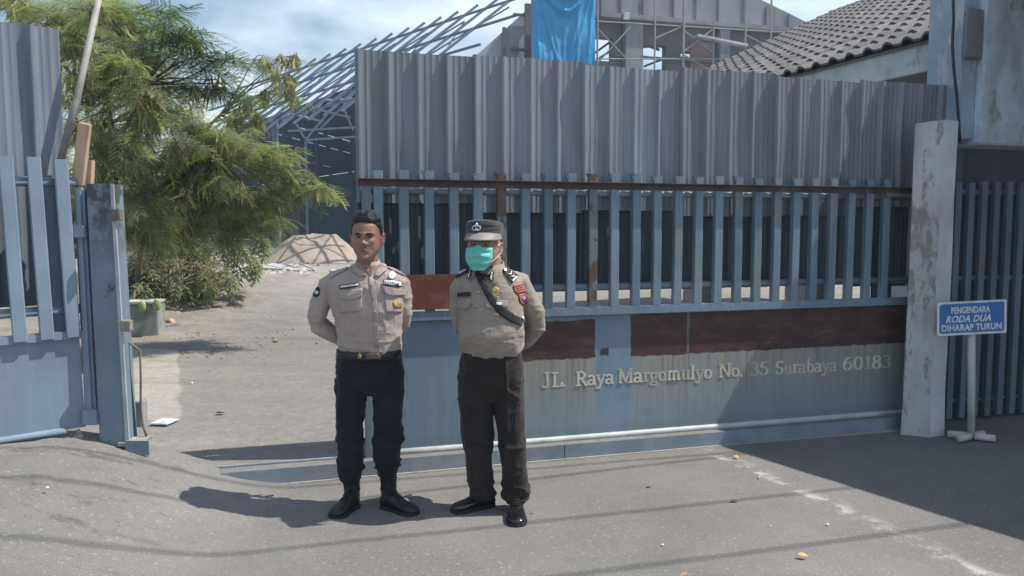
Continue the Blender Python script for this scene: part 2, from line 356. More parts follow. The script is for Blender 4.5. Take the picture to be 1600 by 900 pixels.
M = dict(
    asphalt=mk_asphalt(), yard=mk_yard(), panel=mk_gate_panel(),
    blue=mk_paint('blue_gate_paint', (.138, .19, .238), rust=.33, amt=.55), blue_rusty=mk_paint('rust_spotted_blue_paint', (.12, .15, .17), (.20, .17, .14), rust=.5, amt=.6),
    blue_left=mk_paint('blue_fence_paint', (.18, .238, .30), (.30, .31, .30), rust=.27, amt=.35),
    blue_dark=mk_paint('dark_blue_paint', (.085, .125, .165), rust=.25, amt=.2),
    post=mk_paint('post_paint', (.15, .205, .25), (.26, .26, .24), rust=.40, amt=.6),
    rust=mat('rusty_steel', (.085, .058, .052), .8, .4, 8, (.14, .10, .085), .4, 6, .4, 60),
    redboard=mat('red_board', (.16, .048, .036), .7, .3, 6, (.24, .085, .065), .38, 5, .2, 40),
    pipe=mat('worn_and_lit_pale_paint', (.40, .42, .42), .5, .2, 8, (.20, .21, .21), .3, 9, .15, 60),
    sill=mat('sill_steel', (.20, .235, .27), .75, .25, 5, (.30, .28, .25), .35, 4, .3, 50),
    concrete=mat('concrete', (.30, .29, .27), .9, .25, 3, (.20, .19, .175), .4, 3, .5, 30, .01),
    plinth=mat('rough_cement', (.31, .28, .24), .95, .35, 9, (.18, .16, .14), .4, 6, .9, 22, .02),
    zinc=mk_zinc('corrugated_zinc', (.19, .205, .23)), zinc_left=mk_zinc('weathered_zinc', (.16, .185, .22)),
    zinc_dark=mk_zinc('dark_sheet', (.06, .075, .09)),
    pillar=mk_wall('peeling_limewash', (.44, .45, .45), (.17, .17, .165), (.25, .24, .225), .42),
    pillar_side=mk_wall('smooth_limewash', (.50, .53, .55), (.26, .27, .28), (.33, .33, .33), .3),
    block=mk_wall('stained_render', (.52, .60, .69), (.13, .13, .13), (.36, .38, .39), .42),
    bluewash=mk_wall('blue_wash', (.29, .385, .45), (.20, .22, .24), (.42, .46, .48), .45),
    tile=mat('cement_roof_tile', (.135, .13, .13), .85, .3, 5, (.10, .095, .09), .42, 7, .4, 40, .006, out='Object'),
    fascia=mk_wall('fascia_paint', (.50, .54, .55), (.17, .20, .21), (.34, .38, .40), .4),
    soffit=mat('soffit_board', (.42, .41, .40), .8, .12, 3),
    bcon=mat('raw_building_concrete', (.25, .255, .27), .9, .3, .9, (.17, .17, .18), .42, .7, .3, 6, .02, stretch=(1, 1, .35)),
    bcon_dark=mat('weathered_concrete', (.165, .165, .17), .9, .25, .8, (.15, .14, .13), .4, .7, .3, 6, .02),
    pale=mat('pale_render', (.36, .37, .39), .9, .12, .7, (.36, .355, .35), .35, .6),
    brickred=mat('brick_infill', (.26, .17, .14), .9, .25, 1.2, (.20, .16, .14), .45, 1.1),
    steel=mat('steel_frame', (.12, .165, .225), .6, .2, 1, bmp=0), steel_lt=mat('pale_steel_truss', (.22, .27, .30), .6, .2, 1, bmp=0),
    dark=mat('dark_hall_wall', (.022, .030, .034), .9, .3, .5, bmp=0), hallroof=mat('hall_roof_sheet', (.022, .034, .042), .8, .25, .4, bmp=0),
    scaff=mat('scaffold_pole', (.30, .28, .26), .6, .25, 2, bmp=0),
    bamboo=mat('weathered_pole', (.30, .29, .26), .6, .25, 6, (.20, .19, .17), .4, 8),
    wood=mat('raw_timber', (.47, .33, .23), .75, .25, 3, (.33, .21, .14), .3, 4, .35, 30, .004, stretch=(7, 7, 1)),
    bark=mat('bark', (.13, .105, .08), .9, .35, 8, (.20, .18, .15), .4, 6, .6, 40),
    leaf=mk_leaf('feathery_leaf', (.165, .19, .10), (.33, .34, .20), .6), leaf_dark=mk_leaf('dark_feathery_leaf', (.08, .125, .075), (.14, .18, .10), .45),
    weed=mk_leaf('dry_weed', (.16, .14, .075), (.30, .25, .15), .3), leaf_shrub=mk_leaf('shrub_leaf', (.19, .22, .125), (.30, .32, .19), .5), pod=mk_leaf('dry_pod', (.36, .33, .16), (.52, .46, .28), .4),
    sand=mat('sand', (.31, .255, .21), .95, .25, 1.5, (.24, .19, .155), .4, 1.2, .6, 14, .04),
    rubble=mat('rubble', (.40, .375, .34), .95, .35, 4, (.24, .21, .18), .4, 3, .5, 20, .02),
    gravel=mat('gravel', (.24, .21, .18), .95, .4, 30, (.33, .29, .25), .4, 20, .3, 40), litter=mat('dry_litter', (.30, .20, .12), .95, .4, 6, (.40, .33, .24), .45, 5, .4, 30),
    paper=mat('white_board', (.72, .70, .66), .8, .08, 5), dryleaf=mat('dry_leaf', (.52, .33, .14), .7, .3, 12, (.34, .19, .08), .35, 14, .2, 60),
    cable=plain('black_cable', (.02, .02, .022), .6), iron=mat('rusty_rod', (.16, .13, .11), .7, .3, 9),
    planter=mat('planter_concrete', (.26, .27, .25), .9, .25, 5, (.17, .18, .16), .4, 4), cactus=mat('pale_green_pad', (.30, .36, .17), .6, .2, 6),
    signblue=mat('sign_blue', (.040, .150, .40), .5, .15, 5, (.055, .20, .47), .35, 4, .05, 40), signwhite=mat('sign_white', (.62, .66, .68), .6, .15, 12, (.22, .2, .18), .2, 14, .05),
    signpost=mat('painted_tube', (.47, .47, .46), .6, .2, 8, (.25, .22, .19), .28, 9), letter=mat('cream_letter', (.56, .51, .41), .8, .25, 14, (.30, .26, .20), .38, 9),
    lettershade=mat('letter_rust', (.14, .075, .05), .8, .3, 10),
    gold=mat('brass', (.36, .27, .13), .5, .35, 90, metal=.4, bmp=0), silver=plain('silver_badge', (.62, .63, .65), .3, .4),
)
M['leaf']; 
def tarp_mat():
    m, n, l, p = nodes('blue_tarpaulin'); v = coords(n, l)
    c = mix(n, l, 1, (.035, .27, .52), ramp(n, l, noise(n, l, v, 1.2, 4), [(.3, .85), (.7, 1.15)]), 'MULTIPLY')
    l.new(c, p.inputs['Base Color']); p.inputs['Roughness'].default_value = .42; p.inputs['Specular IOR Level'].default_value = .45
    bump(n, l, p, noise(n, l, coords(n, l, (1.6, 1.6, .8)), 2.2, 4, .5), .15, .04); return m
M['tarp'] = tarp_mat()
def grime_top(m, z0, z1):                  # old grease and bare metal round the latch end
    n, l = m.node_tree.nodes, m.node_tree.links; p = n['Principled BSDF']; src = p.inputs['Base Color'].links[0].from_socket; v = coords(n, l)
    sp = n.new('ShaderNodeSeparateXYZ'); l.new(v, sp.inputs[0]); mr = n.new('ShaderNodeMapRange'); l.new(sp.outputs['Z'], mr.inputs[0]); mr.inputs[1].default_value = z0; mr.inputs[2].default_value = z1
    k = mth(n, l, 'MULTIPLY', mr.outputs[0], ramp(n, l, noise(n, l, v, 6, 9, .7), [(.46, 0), (.54, 1)]))
    l.new(mix(n, l, mth(n, l, 'MULTIPLY', k, .85), src, (.045, .045, .048)), p.inputs['Base Color'])
grime_top(M['post'], 1.35, 1.7)
def per_object(m, lo, hi):                 # alike pieces differ a little in tone
    n, l = m.node_tree.nodes, m.node_tree.links; p = n['Principled BSDF']; src = p.inputs['Base Color'].links[0].from_socket
    oi = n.new('ShaderNodeObjectInfo'); mr = n.new('ShaderNodeMapRange'); l.new(oi.outputs['Random'], mr.inputs[0]); mr.inputs[3].default_value = lo; mr.inputs[4].default_value = hi
    l.new(mix(n, l, 1, src, mr.outputs[0], 'MULTIPLY'), p.inputs['Base Color'])
per_object(M['tile'], .72, 1.25); per_object(M['blue'], .86, 1.12); per_object(M['zinc'], .88, 1.12); per_object(M['blue_dark'], .85, 1.15); per_object(M['letter'], .75, 1.08)
# ================================================================ SETTING: ground
def hump(X, Y):
    hx = np.clip((-1.30 - X) / 1.45, 0, 1); hx = hx * hx * (3 - 2 * hx)
    gy = np.clip((Y - 1.9) / 2.2, 0, 1); gy = gy * gy * (3 - 2 * gy)
    by = np.clip((5.3 - Y) / .75, 0, 1); by = by * by * (3 - 2 * by)
    return .37 * hx * gy * by
def street_z(X, Y):
    P = np.stack([X, Y, 0 * X], -1).reshape(-1, 3)
    n1 = vnoise(P * .6).reshape(X.shape) * .008 + vnoise(P * 2.3 + 7).reshape(X.shape) * .004
    n2 = (vnoise(P * 7 + 3) * .010 + vnoise(P * 17 + 3) * .005).reshape(X.shape)
    h = hump(X, Y)
    return h + n1 * .6 + n2 * np.clip(h * 3.2, 0.12, 1)
xs = np.concatenate([np.linspace(-40, -6, 25), np.linspace(-5.9, -1, 140), np.linspace(-.95, 5, 130), np.linspace(5.2, 40, 30)])
ys = np.concatenate([np.linspace(-30, 0, 18), np.linspace(.2, 2.4, 30), np.linspace(2.45, 5.2, 95), np.linspace(5.25, 6.9, 26)])
XX, YY = np.meshgrid(xs, ys)
tag(link('ground', grid_mesh('ground', *(lambda a, b: (a, b, a * 0 - .35))(*np.meshgrid(np.linspace(-900, 900, 9), np.linspace(-900, 900, 9)))), M['asphalt']), kind='structure')
ZZ = street_z(XX, YY); ZZ = np.where(np.abs(XX) > 39.9, -.4, ZZ)
tag(link('street', grid_mesh('street', XX, YY, ZZ), M['asphalt'], smooth=True), kind='structure')
# yard slab, a step higher, behind the sill line
ss = np.concatenate([np.linspace(-34, -12, 18), np.linspace(-11.6, 4.11, 174), np.linspace(4.13, 5.2, 7), np.linspace(6, 45, 20)])
ww = np.concatenate([np.linspace(0, 1.2, 12), np.linspace(1.3, 14, 150), np.linspace(14.3, 30, 60), np.linspace(31, 90, 30)])
SSg, WWg = np.meshgrid(ss, ww)
W0 = np.where(SSg < 4.12, -.11 + .004, .02); Wy = W0 + WWg
YX = GO[0] + D16[0] * SSg - N16[0] * Wy; YYd = GO[1] + D16[1] * SSg - N16[1] * Wy
Pn = np.stack([YX, YYd, 0 * YX], -1).reshape(-1, 3)
yz = .1 + vnoise(Pn * .5).reshape(YX.shape) * .012 * np.clip(WWg / 3, 0, 1)
def blob(x, y, rx, ry, h):
    d = ((YX - x) / rx) ** 2 + ((YYd - y) / ry) ** 2; return h * np.exp(-d)
rough = (vnoise(Pn * 1.8 + 5) * .5 + vnoise(Pn * 5) * .25 + vnoise(Pn * 11) * .15).reshape(YX.shape)
bank = blob(-7.0, 14.6, 1.7, 1.3, .62) + blob(-9.6, 14.0, 2.4, 2.0, .8) + blob(-8.5, 19, 3, 2, .35) + blob(-5.6, 14.6, .9, .6, .07)
debris = blob(-4.4, 12.2, 1.4, 1.6, .05) + blob(-6, 22, 3.2, 2.0, .13)
left = np.clip((-3.3 - YX) / .8, 0, 1) * np.clip((YYd - 5) / 3, 0, 1)
yz = yz + bank * (1 + rough * .5) + debris * (.6 + rough * 1.6) + left * .03 * (rough + .4)
tag(link('yard', grid_mesh('yard', YX, YYd, yz), M['yard'], smooth=True), kind='structure')
# steel faced sill under the gate track
sill = empty('kerb', GO, (0, 0, A16)); sill['kind'] = 'structure'
for k, (a, b) in enumerate(((-2.1, -1.205), (-1.165, 1.05), (1.053, 4.10))):
    MB().box(a, b, -.121, -.109, -.05, .1045).build('sill_plate', M['sill'], sill, bevel=.003)
MB().box(-1.202, -1.168, -.128, -.112, -.05, .102).build('joint_cover', M['sill'], sill, bevel=.003)
MB().box(-2.1, 4.12, -.145, -.123, -.06, .010).build('edge_strip', M['concrete'], sill, bevel=.003)
MB().box(-1.3, 4.3, -.012, .012, .095, .112).build('track_rail', M['sill'], sill, bevel=.003)

# ================================================================ SLIDING GATE
gate = empty('sliding_gate', GO, (0, 0, A16), 'blue sliding steel gate with rust patches, upright bars and corrugated sheets above', 'gate')
def corrugated(width, z0, z1, seed, amp=.024, pitch=.192, yw=0.0, zseg=10):
    prof = []; x = 0; r_ = random.Random(seed)
    while x < width - .01:
        for dx, y in ((0, 0), (.007, -amp), (.033, -amp), (.040, 0), (.066, 0), (.070, -.0018), (.077, -.0018), (.081, 0),
                      (.108, 0), (.112, -.0018), (.119, -.0018), (.123, 0), (.150, 0), (.154, -.0018), (.161, -.0018), (.165, 0)):
            if x + dx <= width: prof.append((x + dx, y))
        x += pitch
    px = np.array([p[0] for p in prof]); py = np.array([p[1] for p in prof])
    zz = np.linspace(z0, z1, zseg); A, B = np.meshgrid(px, zz)
    Pn_ = np.stack([A * 1.6 + seed * 7.7, B * 1.3, 0 * A], -1).reshape(-1, 3)
    d = vnoise(Pn_).reshape(A.shape) * .010 + vnoise(Pn_ * 3.1).reshape(A.shape) * .003
    yy = np.repeat(py[None], zseg, 0) + d + A * yw
    me = grid_mesh('corrugated_sheet', A + vnoise(Pn_ * .7 + 9).reshape(A.shape) * .004, yy, B + (vnoise(Pn_ * np.array([2, 0, 0]) + 4).reshape(A.shape)) * .004)
    return me
S0 = [-.318, .455, 1.225, 1.99, 2.76, 3.53]
for k, s0 in enumerate(S0):
    wd = .80 if k < 5 else .86
    top = 2.73 + [0, .012, -.008, .014, -.010, .006][k]; bot = 1.70 + [.06, .0, .02, -.02, -.01, .06][k]
    me = corrugated(wd, bot, top, k + 1, yw=[.03, .0, .035, .005, .03, .01][k])
    o = link('corrugated_sheet', me, M['zinc'], gate, loc=(s0, .055 + (.006 if k % 2 else 0), 0))
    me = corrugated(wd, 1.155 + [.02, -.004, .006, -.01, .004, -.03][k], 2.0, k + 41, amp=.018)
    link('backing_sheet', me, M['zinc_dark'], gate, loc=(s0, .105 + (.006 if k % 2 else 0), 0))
MB().box(-.285, 4.3, -.012, .0, .128, .99).build('panel', M['panel'], gate)
MB().box(-.285, 4.3, -.048, .004, .986, 1.046).build('panel_rail', M['blue'], gate, bevel=.004)
MB().tube([(-.285 + k * .5, -.012, .112) for k in range(10)], .0235, 14).build('bottom_pipe', M['pipe'], gate, smooth=True)
MB().tube([(-.28, .018, 1.18), (4.3, .018, 1.18)], .027, 12).build('lower_pipe', M['blue'], gate, smooth=True)
MB().tube([(-.28, .018, 1.835), (4.3, .018, 1.835)], .022, 12).build('upper_pipe', M['blue'], gate, smooth=True)
b = MB(); b.box(-.318, 4.085, -.0535, -.0495, 1.860, 1.906); b.box(-.318, 4.085, -.092, -.0535, 1.902, 1.907)
b.build('angle_rail', M['rust'], gate)
b = MB(); b.box(-.292, -.235, -.045, .015, .092, 1.895); b.build('frame_post', M['blue'], gate, bevel=.004)
bt = [.62, .08]
for k in range(25):
    s = -.187 + .1635 * k; m_ = M['blue']
    if k in (5, 9): m_ = M['blue_rusty']
    if k == 7: m_ = M['blue_dark']
    h = 1.963 + random.uniform(-.008, .01); ln = random.uniform(-.004, .004); wd = .031
    b = MB()
    def V(x, y, z): return (s + x + ln * (z - 1.05), y, z)
    z0 = 1.046
    prof = [(-wd, -.004), (-wd, -.043), (-wd + .004, -.047), (wd - .004, -.047), (wd, -.043), (wd, -.004), (wd - .003, -.004), (wd - .003, -.042), (-wd + .003, -.042), (-wd + .003, -.004)]
    b.rings([[V(x, y, z) for x, y in prof] for z in (z0, 1.5, h)])
    # the cut top: left flange peeled outwards, right flange folded over
    b.add([V(-wd, -.046, h - .038), V(-wd, -.020, h - .038), V(-wd - .020, -.022, h + .004), V(-wd - .020, -.048, h + .004), V(-wd - .016, -.048, h + .004), V(-wd - .016, -.022, h + .004), V(-wd + .003, -.020, h - .03), V(-wd + .003, -.046, h - .03)],
          [(0, 1, 2, 3), (4, 5, 6, 7), (3, 2, 5, 4), (1, 6, 5, 2), (0, 3, 4, 7)])
    b.build('bar', m_, gate)
# red board fixed over the bars between the two men
MB().box(-.07, .335, -.056, -.0495, 1.062, 1.292).build('red_board', M['redboard'], gate, bevel=.002)

# raised serif lettering, stroke built
TK, TN = .165, .070
def arc(cx, cy, rx, ry, a0, a1, n=16): return [(cx + rx * math.cos(R(a)), cy + ry * math.sin(R(a))) for a in np.linspace(a0, a1, n)]
G_ = {
 'J': (.68, [[(.45, .97), (.45, .2)], arc(.27, .2, .18, .2, 0, -150), [(.24, .97), (.66, .97)]]),
 'L': (.78, [[(.25, .97), (.25, .03)], [(.05, .04), (.74, .04)], [(.70, .04), (.74, .30)], [(.05, .96), (.48, .96)]]),
 '.': (.3, [[(.13, .0), (.13, .15)]]),
 'R': (.88, [[(.24, .97), (.24, .03)], [(.05, .96), (.42, .96)], arc(.40, .73, .28, .23, 90, -90), [(.24, .5), (.42, .5)], [(.46, .5), (.78, .04)], [(.05, .04), (.44, .04)], [(.68, .04), (.9, .04)]]),
 'a': (.62, [arc(.25, .18, .18, .16, 0, 360, 20), [(.46, .48), (.46, .03)], arc(.27, .46, .19, .18, 0, 160), [(.46, .04), (.6, .04)]]),
 'y': (.64, [[(.10, .63), (.34, .02)], [(.56, .63), (.22, -.24)], arc(.14, -.20, .09, .07, -20, -220, 8), [(0, .63), (.26, .63)], [(.44, .63), (.66, .63)]]),
 'M': (1.08, [[(.17, .97), (.17, .03)], [(.2, .97), (.53, .08)], [(.53, .08), (.84, .97)], [(.88, .97), (.88, .03)], [(.02, .96), (.3, .96)], [(.76, .96), (1.04, .96)], [(.04, .04), (.32, .04)], [(.7, .04), (1.04, .04)]]),
 'r': (.5, [[(.2, .63), (.2, .03)], arc(.36, .44, .17, .18, 150, 35, 8), [(.04, .63), (.24, .63)], [(.04, .04), (.38, .04)]]),
 'g': (.6, [arc(.27, .43, .18, .19, 0, 360, 20), arc(.28, -.12, .22, .13, 0, 360, 20), [(.18, .22), (.14, .03)], [(.42, .58), (.58, .64)]]),
 'o': (.6, [arc(.29, .33, .22, .29, 0, 360, 24)]),
 'm': (1.0, [[(.18, .63), (.18, .03)], [(.5, .5), (.5, .03)], [(.82, .5), (.82, .03)], arc(.34, .46, .16, .17, 170, 0), arc(.66, .46, .16, .17, 170, 0), [(.04, .63), (.22, .63)], [(.06, .04), (.32, .04)], [(.4, .04), (.62, .04)], [(.72, .04), (.96, .04)]]),
 'u': (.68, [[(.18, .63), (.18, .2)], arc(.34, .21, .16, .17, 180, 340), [(.5, .63), (.5, .03)], [(.04, .63), (.22, .63)], [(.38, .63), (.54, .63)], [(.5, .04), (.66, .04)]]),
 'l': (.36, [[(.18, 1.02), (.18, .03)], [(.04, 1.0), (.2, 1.0)], [(.03, .04), (.34, .04)]]),
 'N': (.95, [[(.17, .97), (.17, .03)], [(.2, .97), (.76, .05)], [(.78, .97), (.78, .03)], [(.02, .96), (.28, .96)], [(.64, .96), (.92, .96)], [(.04, .04), (.32, .04)]]),
 '3': (.62, [arc(.28, .74, .2, .22, 150, -90), arc(.28, .27, .23, .25, 90, -160)]),
 '5': (.62, [[(.14, .95), (.56, .95)], [(.16, .95), (.14, .55)], arc(.27, .3, .23, .27, 115, -160)]),
 'S': (.66, [arc(.32, .73, .21, .23, 25, 265), arc(.32, .27, .23, .24, 85, -155), [(.52, .8), (.52, .98)], [(.1, .02), (.1, .24)]]),
 'b': (.68, [[(.18, 1.02), (.18, .04)], [(.03, 1.0), (.2, 1.0)], arc(.38, .33, .2, .29, 0, 360, 24)]),
 '6': (.64, [arc(.31, .3, .22, .28, 0, 360, 24), arc(.46, .36, .37, .6, 178, 85)]),
 '0': (.64, [arc(.31, .5, .22, .47, 0, 360, 28)]),
 '1': (.5, [[(.28, .97), (.28, .03)], [(.1, .82), (.28, .95)], [(.08, .04), (.48, .04)]]),
 '8': (.62, [arc(.3, .75, .18, .21, 0, 360, 20), arc(.3, .26, .22, .24, 0, 360, 22)]),
}
def glyph(ch, sx, sz, depth):
    b = MB(); wdt, strokes = G_[ch]
    for q, st in enumerate(strokes):
        P_ = np.array(st, float); n_ = len(P_); y0 = -depth - .0004 * q; ring = []
        for i in range(n_):
            t = P_[min(i + 1, n_ - 1)] - P_[max(i - 1, 0)]; t = t / (np.linalg.norm(t) + 1e-9)
            wv = TN + (TK - TN) * abs(t[1]); wv = wv if ch != '.' else .17
            nn = np.array([-t[1], t[0]]) * wv / 2
            ring.append([((P_[i] + nn)[0] * sx, y0, (P_[i] + nn)[1] * sz), ((P_[i] - nn)[0] * sx, y0, (P_[i] - nn)[1] * sz),
                         ((P_[i] - nn)[0] * sx, 0, (P_[i] - nn)[1] * sz), ((P_[i] + nn)[0] * sx, 0, (P_[i] + nn)[1] * sz)])
        b.rings(ring)
    return b
for word, a, e in (('JL.', .915, 1.105), ('Raya', 1.165, 1.462), ('Margomulyo', 1.492, 2.25), ('No.', 2.302, 2.515), ('35', 2.563, 2.735), ('Surabaya', 2.79, 3.345), ('60183', 3.395, 3.862)):
    tot = sum(G_[c][0] for c in word); sx = (e - a) / tot; x = a
    for c in word:
        zb = .487 - .0022 * (x - .9) + random.uniform(-.002, .002)
        glyph(c, sx, .104, .0018).build('letter', M['letter'], gate, loc=(x, -.0125, zb), rot=(0, R(random.uniform(-1, 1)), 0))
        x += G_[c][0] * sx

# ================================================================ RIGHT SIDE: pillar, portal block, second gate, sign
pil = empty('gate_pillar', GO, (0, 0, A16), 'peeling whitewashed concrete pillar at the right end of the sliding gate', 'pillar')
def XZ(*p): return p
plan = [(3.80, -.22), (3.925, -.36), (4.085, -.34), (4.11, -.10), (3.93, -.10)]
b = MB(); zl = [-.05, .35, .8, 1.3, 1.8, 2.2, 2.375]; rg = []
for i, z in enumerate(zl):
    k = 1.06 if i == 0 else 1.0
    rg.append([(3.95 + (x - 3.95) * k + .012 * (1 - z / 2.4) * (1 if x < 3.9 else .3) * -1 + random.uniform(-.004, .004), y + random.uniform(-.004, .004), z + (.018 if (i == 6 and x > 3.9) else 0)) for x, y in plan])
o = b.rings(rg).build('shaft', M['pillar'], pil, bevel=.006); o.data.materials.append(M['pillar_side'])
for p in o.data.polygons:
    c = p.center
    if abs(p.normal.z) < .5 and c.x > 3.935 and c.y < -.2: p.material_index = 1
MB().box(3.70, 3.99, -.012 - .06, .02 - .06, 1.835, 1.862).build('gate_stop', M['iron'], pil, bevel=.003)

blk = empty('portal_building', GO, (0, 0, A16), 'stained pale rendered portal over the blue gate beside the pillar', 'building')
b = MB(); b.box(4.53, 9.5, -.12, .35, 2.255, 3.9); b.build('wall', M['block'], blk, bevel=.012)
b = MB(); b.box(4.385, 4.528, -.06, .30, 2.3, 3.9); b.build('column', M['bluewash'], blk, bevel=.01)
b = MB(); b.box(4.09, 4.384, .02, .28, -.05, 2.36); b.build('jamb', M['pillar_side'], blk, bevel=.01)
MB().box(4.37, 4.527, -.11, -.061, 2.92, 3.30).build('bracket', M['bcon_dark'], blk, bevel=.01)
# lean-to roof over the second gate, sloping down to the street
def lean(x0, x1, y, z): return
b = MB(); b.add([(4.41, .36, 3.92), (10.5, .36, 3.92), (10.5, -3.4, 1.98), (4.43, -3.4, 1.98), (4.41, .36, 4.0), (10.5, .36, 4.0), (10.5, -3.4, 2.06), (4.43, -3.4, 2.06)],
      [(0, 3, 2, 1), (4, 5, 6, 7), (0, 1, 5, 4), (1, 2, 6, 5), (2, 3, 7, 6), (3, 0, 4, 7)])
b.build('porch_roof', M['bcon_dark'], blk)
for x in (7.2, 10.3): MB().box(x, x + .12, -3.3, -3.18, -.05, 2.04).build('porch_post', M['concrete'], blk, bevel=.006)

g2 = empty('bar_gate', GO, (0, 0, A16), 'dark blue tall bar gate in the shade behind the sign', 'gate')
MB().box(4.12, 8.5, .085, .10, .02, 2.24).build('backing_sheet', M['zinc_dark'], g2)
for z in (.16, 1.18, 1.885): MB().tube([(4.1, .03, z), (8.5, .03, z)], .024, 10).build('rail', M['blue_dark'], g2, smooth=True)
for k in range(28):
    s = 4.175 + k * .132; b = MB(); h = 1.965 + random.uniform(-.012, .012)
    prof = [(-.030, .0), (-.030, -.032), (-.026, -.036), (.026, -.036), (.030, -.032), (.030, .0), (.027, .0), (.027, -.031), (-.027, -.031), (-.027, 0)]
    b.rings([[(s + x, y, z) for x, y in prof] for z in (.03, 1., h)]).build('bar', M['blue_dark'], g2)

# hanging cable in front of the column
pts = [at(1489, -12, 6.15), at(1490, 30, 6.15), at(1488, 70, 6.12), at(1490, 105, 6.1), at(1495, 150, 6.1), at(1498, 190, 6.1), at(1500, 224, 6.1)]
tag(MB().tube(pts, .011, 8).build('hanging_cable', M['cable'], smooth=True), 'black cable hanging down the corner of the pale portal', 'cable')

# sign
sp_ = gnd(1517, 688); sign = empty('street_sign', sp_, (0, 0, R(2)), 'blue board on a white post asking riders to get off, before the pillar', 'sign')
MB().tube([(0, 0, .03), (-.020, 0, .5), (-.038, .01, 1.02)], .026, 14).build('post', M['signpost'], sign, smooth=True)
for ang in (28, 152, 205, 335):
    a = R(ang); dx, dy = math.cos(a), math.sin(a)
    MB().tube([(dx * .02, dy * .02, .034), (dx * .155, dy * .155, .031)], .027, 12).build('foot', M['signpost'], sign, smooth=True)
tilt = Matrix.Rotation(R(-2.6), 4, 'Y') @ Matrix.Rotation(R(0), 4, 'Z')
def rrect(x0, x1, z0, z1, r, n=5):
    P_ = []
    for cx, cz, a0 in ((x1 - r, z1 - r, 0), (x0 + r, z1 - r, 90), (x0 + r, z0 + r, 180), (x1 - r, z0 + r, 270)):
        P_ += [(cx + r * math.cos(R(a0 + 90 * k / n)), cz + r * math.sin(R(a0 + 90 * k / n))) for k in range(n + 1)]
    return P_
SC = (-.055, -.028, .932)
b = MB().prism(rrect(-.262, .262, -.125, .125, .012), lambda a, c, d: (a, d, c), 0, .004); o = b.build('board', M['signwhite'], sign, loc=SC, rot=(0, R(-2.6), 0))
MB().prism(rrect(-.245, .243, -.108, .110, .02), lambda a, c, d: (a, d, c), -.0025, -.0004).build('field', M['signblue'], o)
def text_mesh(s, size, off=.0, shear=0., depth=.0008):
    cu = bpy.data.curves.new('t', 'FONT'); cu.body = s; cu.size = size; cu.offset = off; cu.shear = shear; cu.extrude = depth
    cu.align_x = 'CENTER'; cu.align_y = 'CENTER'; cu.resolution_u = 4; cu.space_character = 1.06
    ob = bpy.data.objects.new('t', cu); COL.objects.link(ob); bpy.context.view_layer.update()
    me = bpy.data.meshes.new_from_object(ob.evaluated_get(bpy.context.evaluated_depsgraph_get())); bpy.data.objects.remove(ob); return me
for s, size, x, z, wd, shear, hgt in (('PENGENDARA', .078, -.012, .060, .292, 0, .050), ('RODA DUA', .09, -.028, -.004, .340, .3, .052), ('DIHARAP TURUN', .078, -.004, -.069, .450, 0, .049)):
    me = text_mesh(s, size, .0022, shear); v = np.array([p.co[:] for p in me.vertices])
    cx = (v[:, 0].min() + v[:, 0].max()) / 2; k = wd / (v[:, 0].max() - v[:, 0].min()); cz = (v[:, 1].min() + v[:, 1].max()) / 2
    kz = hgt / (v[:, 1].max() - v[:, 1].min())
    for p in me.vertices: p.co = ((p.co.x - cx) * k + x, -.0036 - p.co.z, (p.co.y - cz) * kz + z)
    me.materials.clear(); link('lettering', me, M['signwhite'], o)

# ================================================================ LEFT SIDE: fence panel, post, timbers
fA = np.array([-2.53, 4.54, 0]); fyaw = R(35)
fence = empty('fence_panel', fA, (0, R(-1.4), fyaw), 'blue steel fence panel with bars and corrugated sheets beside the leaning post', 'fence')
MB().box(-2.4, -.02, -.006, .006, .41, .955).build('panel', M['blue_left'], fence)
MB().box(-2.4, .0, -.03, .02, .945, .995).build('panel_rail', M['blue_left'], fence, bevel=.004)
MB().tube([(-2.4, -.01, .405), (-.12, -.01, .405)], .02, 10).build('bottom_pipe', M['blue_left'], fence, smooth=True)
MB().tube([(-2.4, .02, 1.12), (.055, .02, 1.12)], .028, 12).build('lower_pipe', M['blue_left'], fence, smooth=True)
MB().tube([(-2.4, .02, 1.865), (.03, .02, 1.865)], .028, 12).build('upper_pipe', M['blue_left'], fence, smooth=True)
for k in range(17):
    s = -.052 - .132 * k; b = MB(); wd = .036; h = 2.0 + (.0 if k else -.01)
    prof = [(-wd, .0), (-wd, -.040), (-wd + .006, -.046), (wd - .006, -.046), (wd, -.040), (wd, .0), (wd - .004, .0), (wd - .004, -.040), (-wd + .004, -.040), (-wd + .004, 0)]
    b.rings([[(s + x, y, z) for x, y in prof] for z in (.96, 1.5, h)]).build('bar', M['blue_left'], fence)
for k, s0 in enumerate((-2.24, -1.46, -.70)):
    me = corrugated(.80 if k < 2 else .72, 1.15, 2.80 + [.01, .015, -.005][k], 20 + k, pitch=.24, amp=.04, yw=[.03, -.03, .05][k])
    link('corrugated_sheet', me, M['zinc_left'], fence, loc=(s0, .20 + .005 * (k % 2), 0), rot=(0, R(1.4), 0))
MB().box(-.20, -.04, .01, .05, .99, 1.9).build('brace', M['blue_dark'], fence)
# rough cement base below it
b = MB(); n_ = 24; rr = random.Random(5)
top = [(-2.4 + k * (2.36 / n_), .36 + rr.uniform(-.02, .025)) for k in range(n_ + 1)]
rg = []
for x, z in top: rg.append([(x, -.06 + rr.uniform(-.015, .015), .0), (x, .16, .0), (x, .15, z), (x, -.02 + rr.uniform(-.012, .012), z)])
plinth = b.rings(rg).build('cement_plinth', M['plinth'], fence)

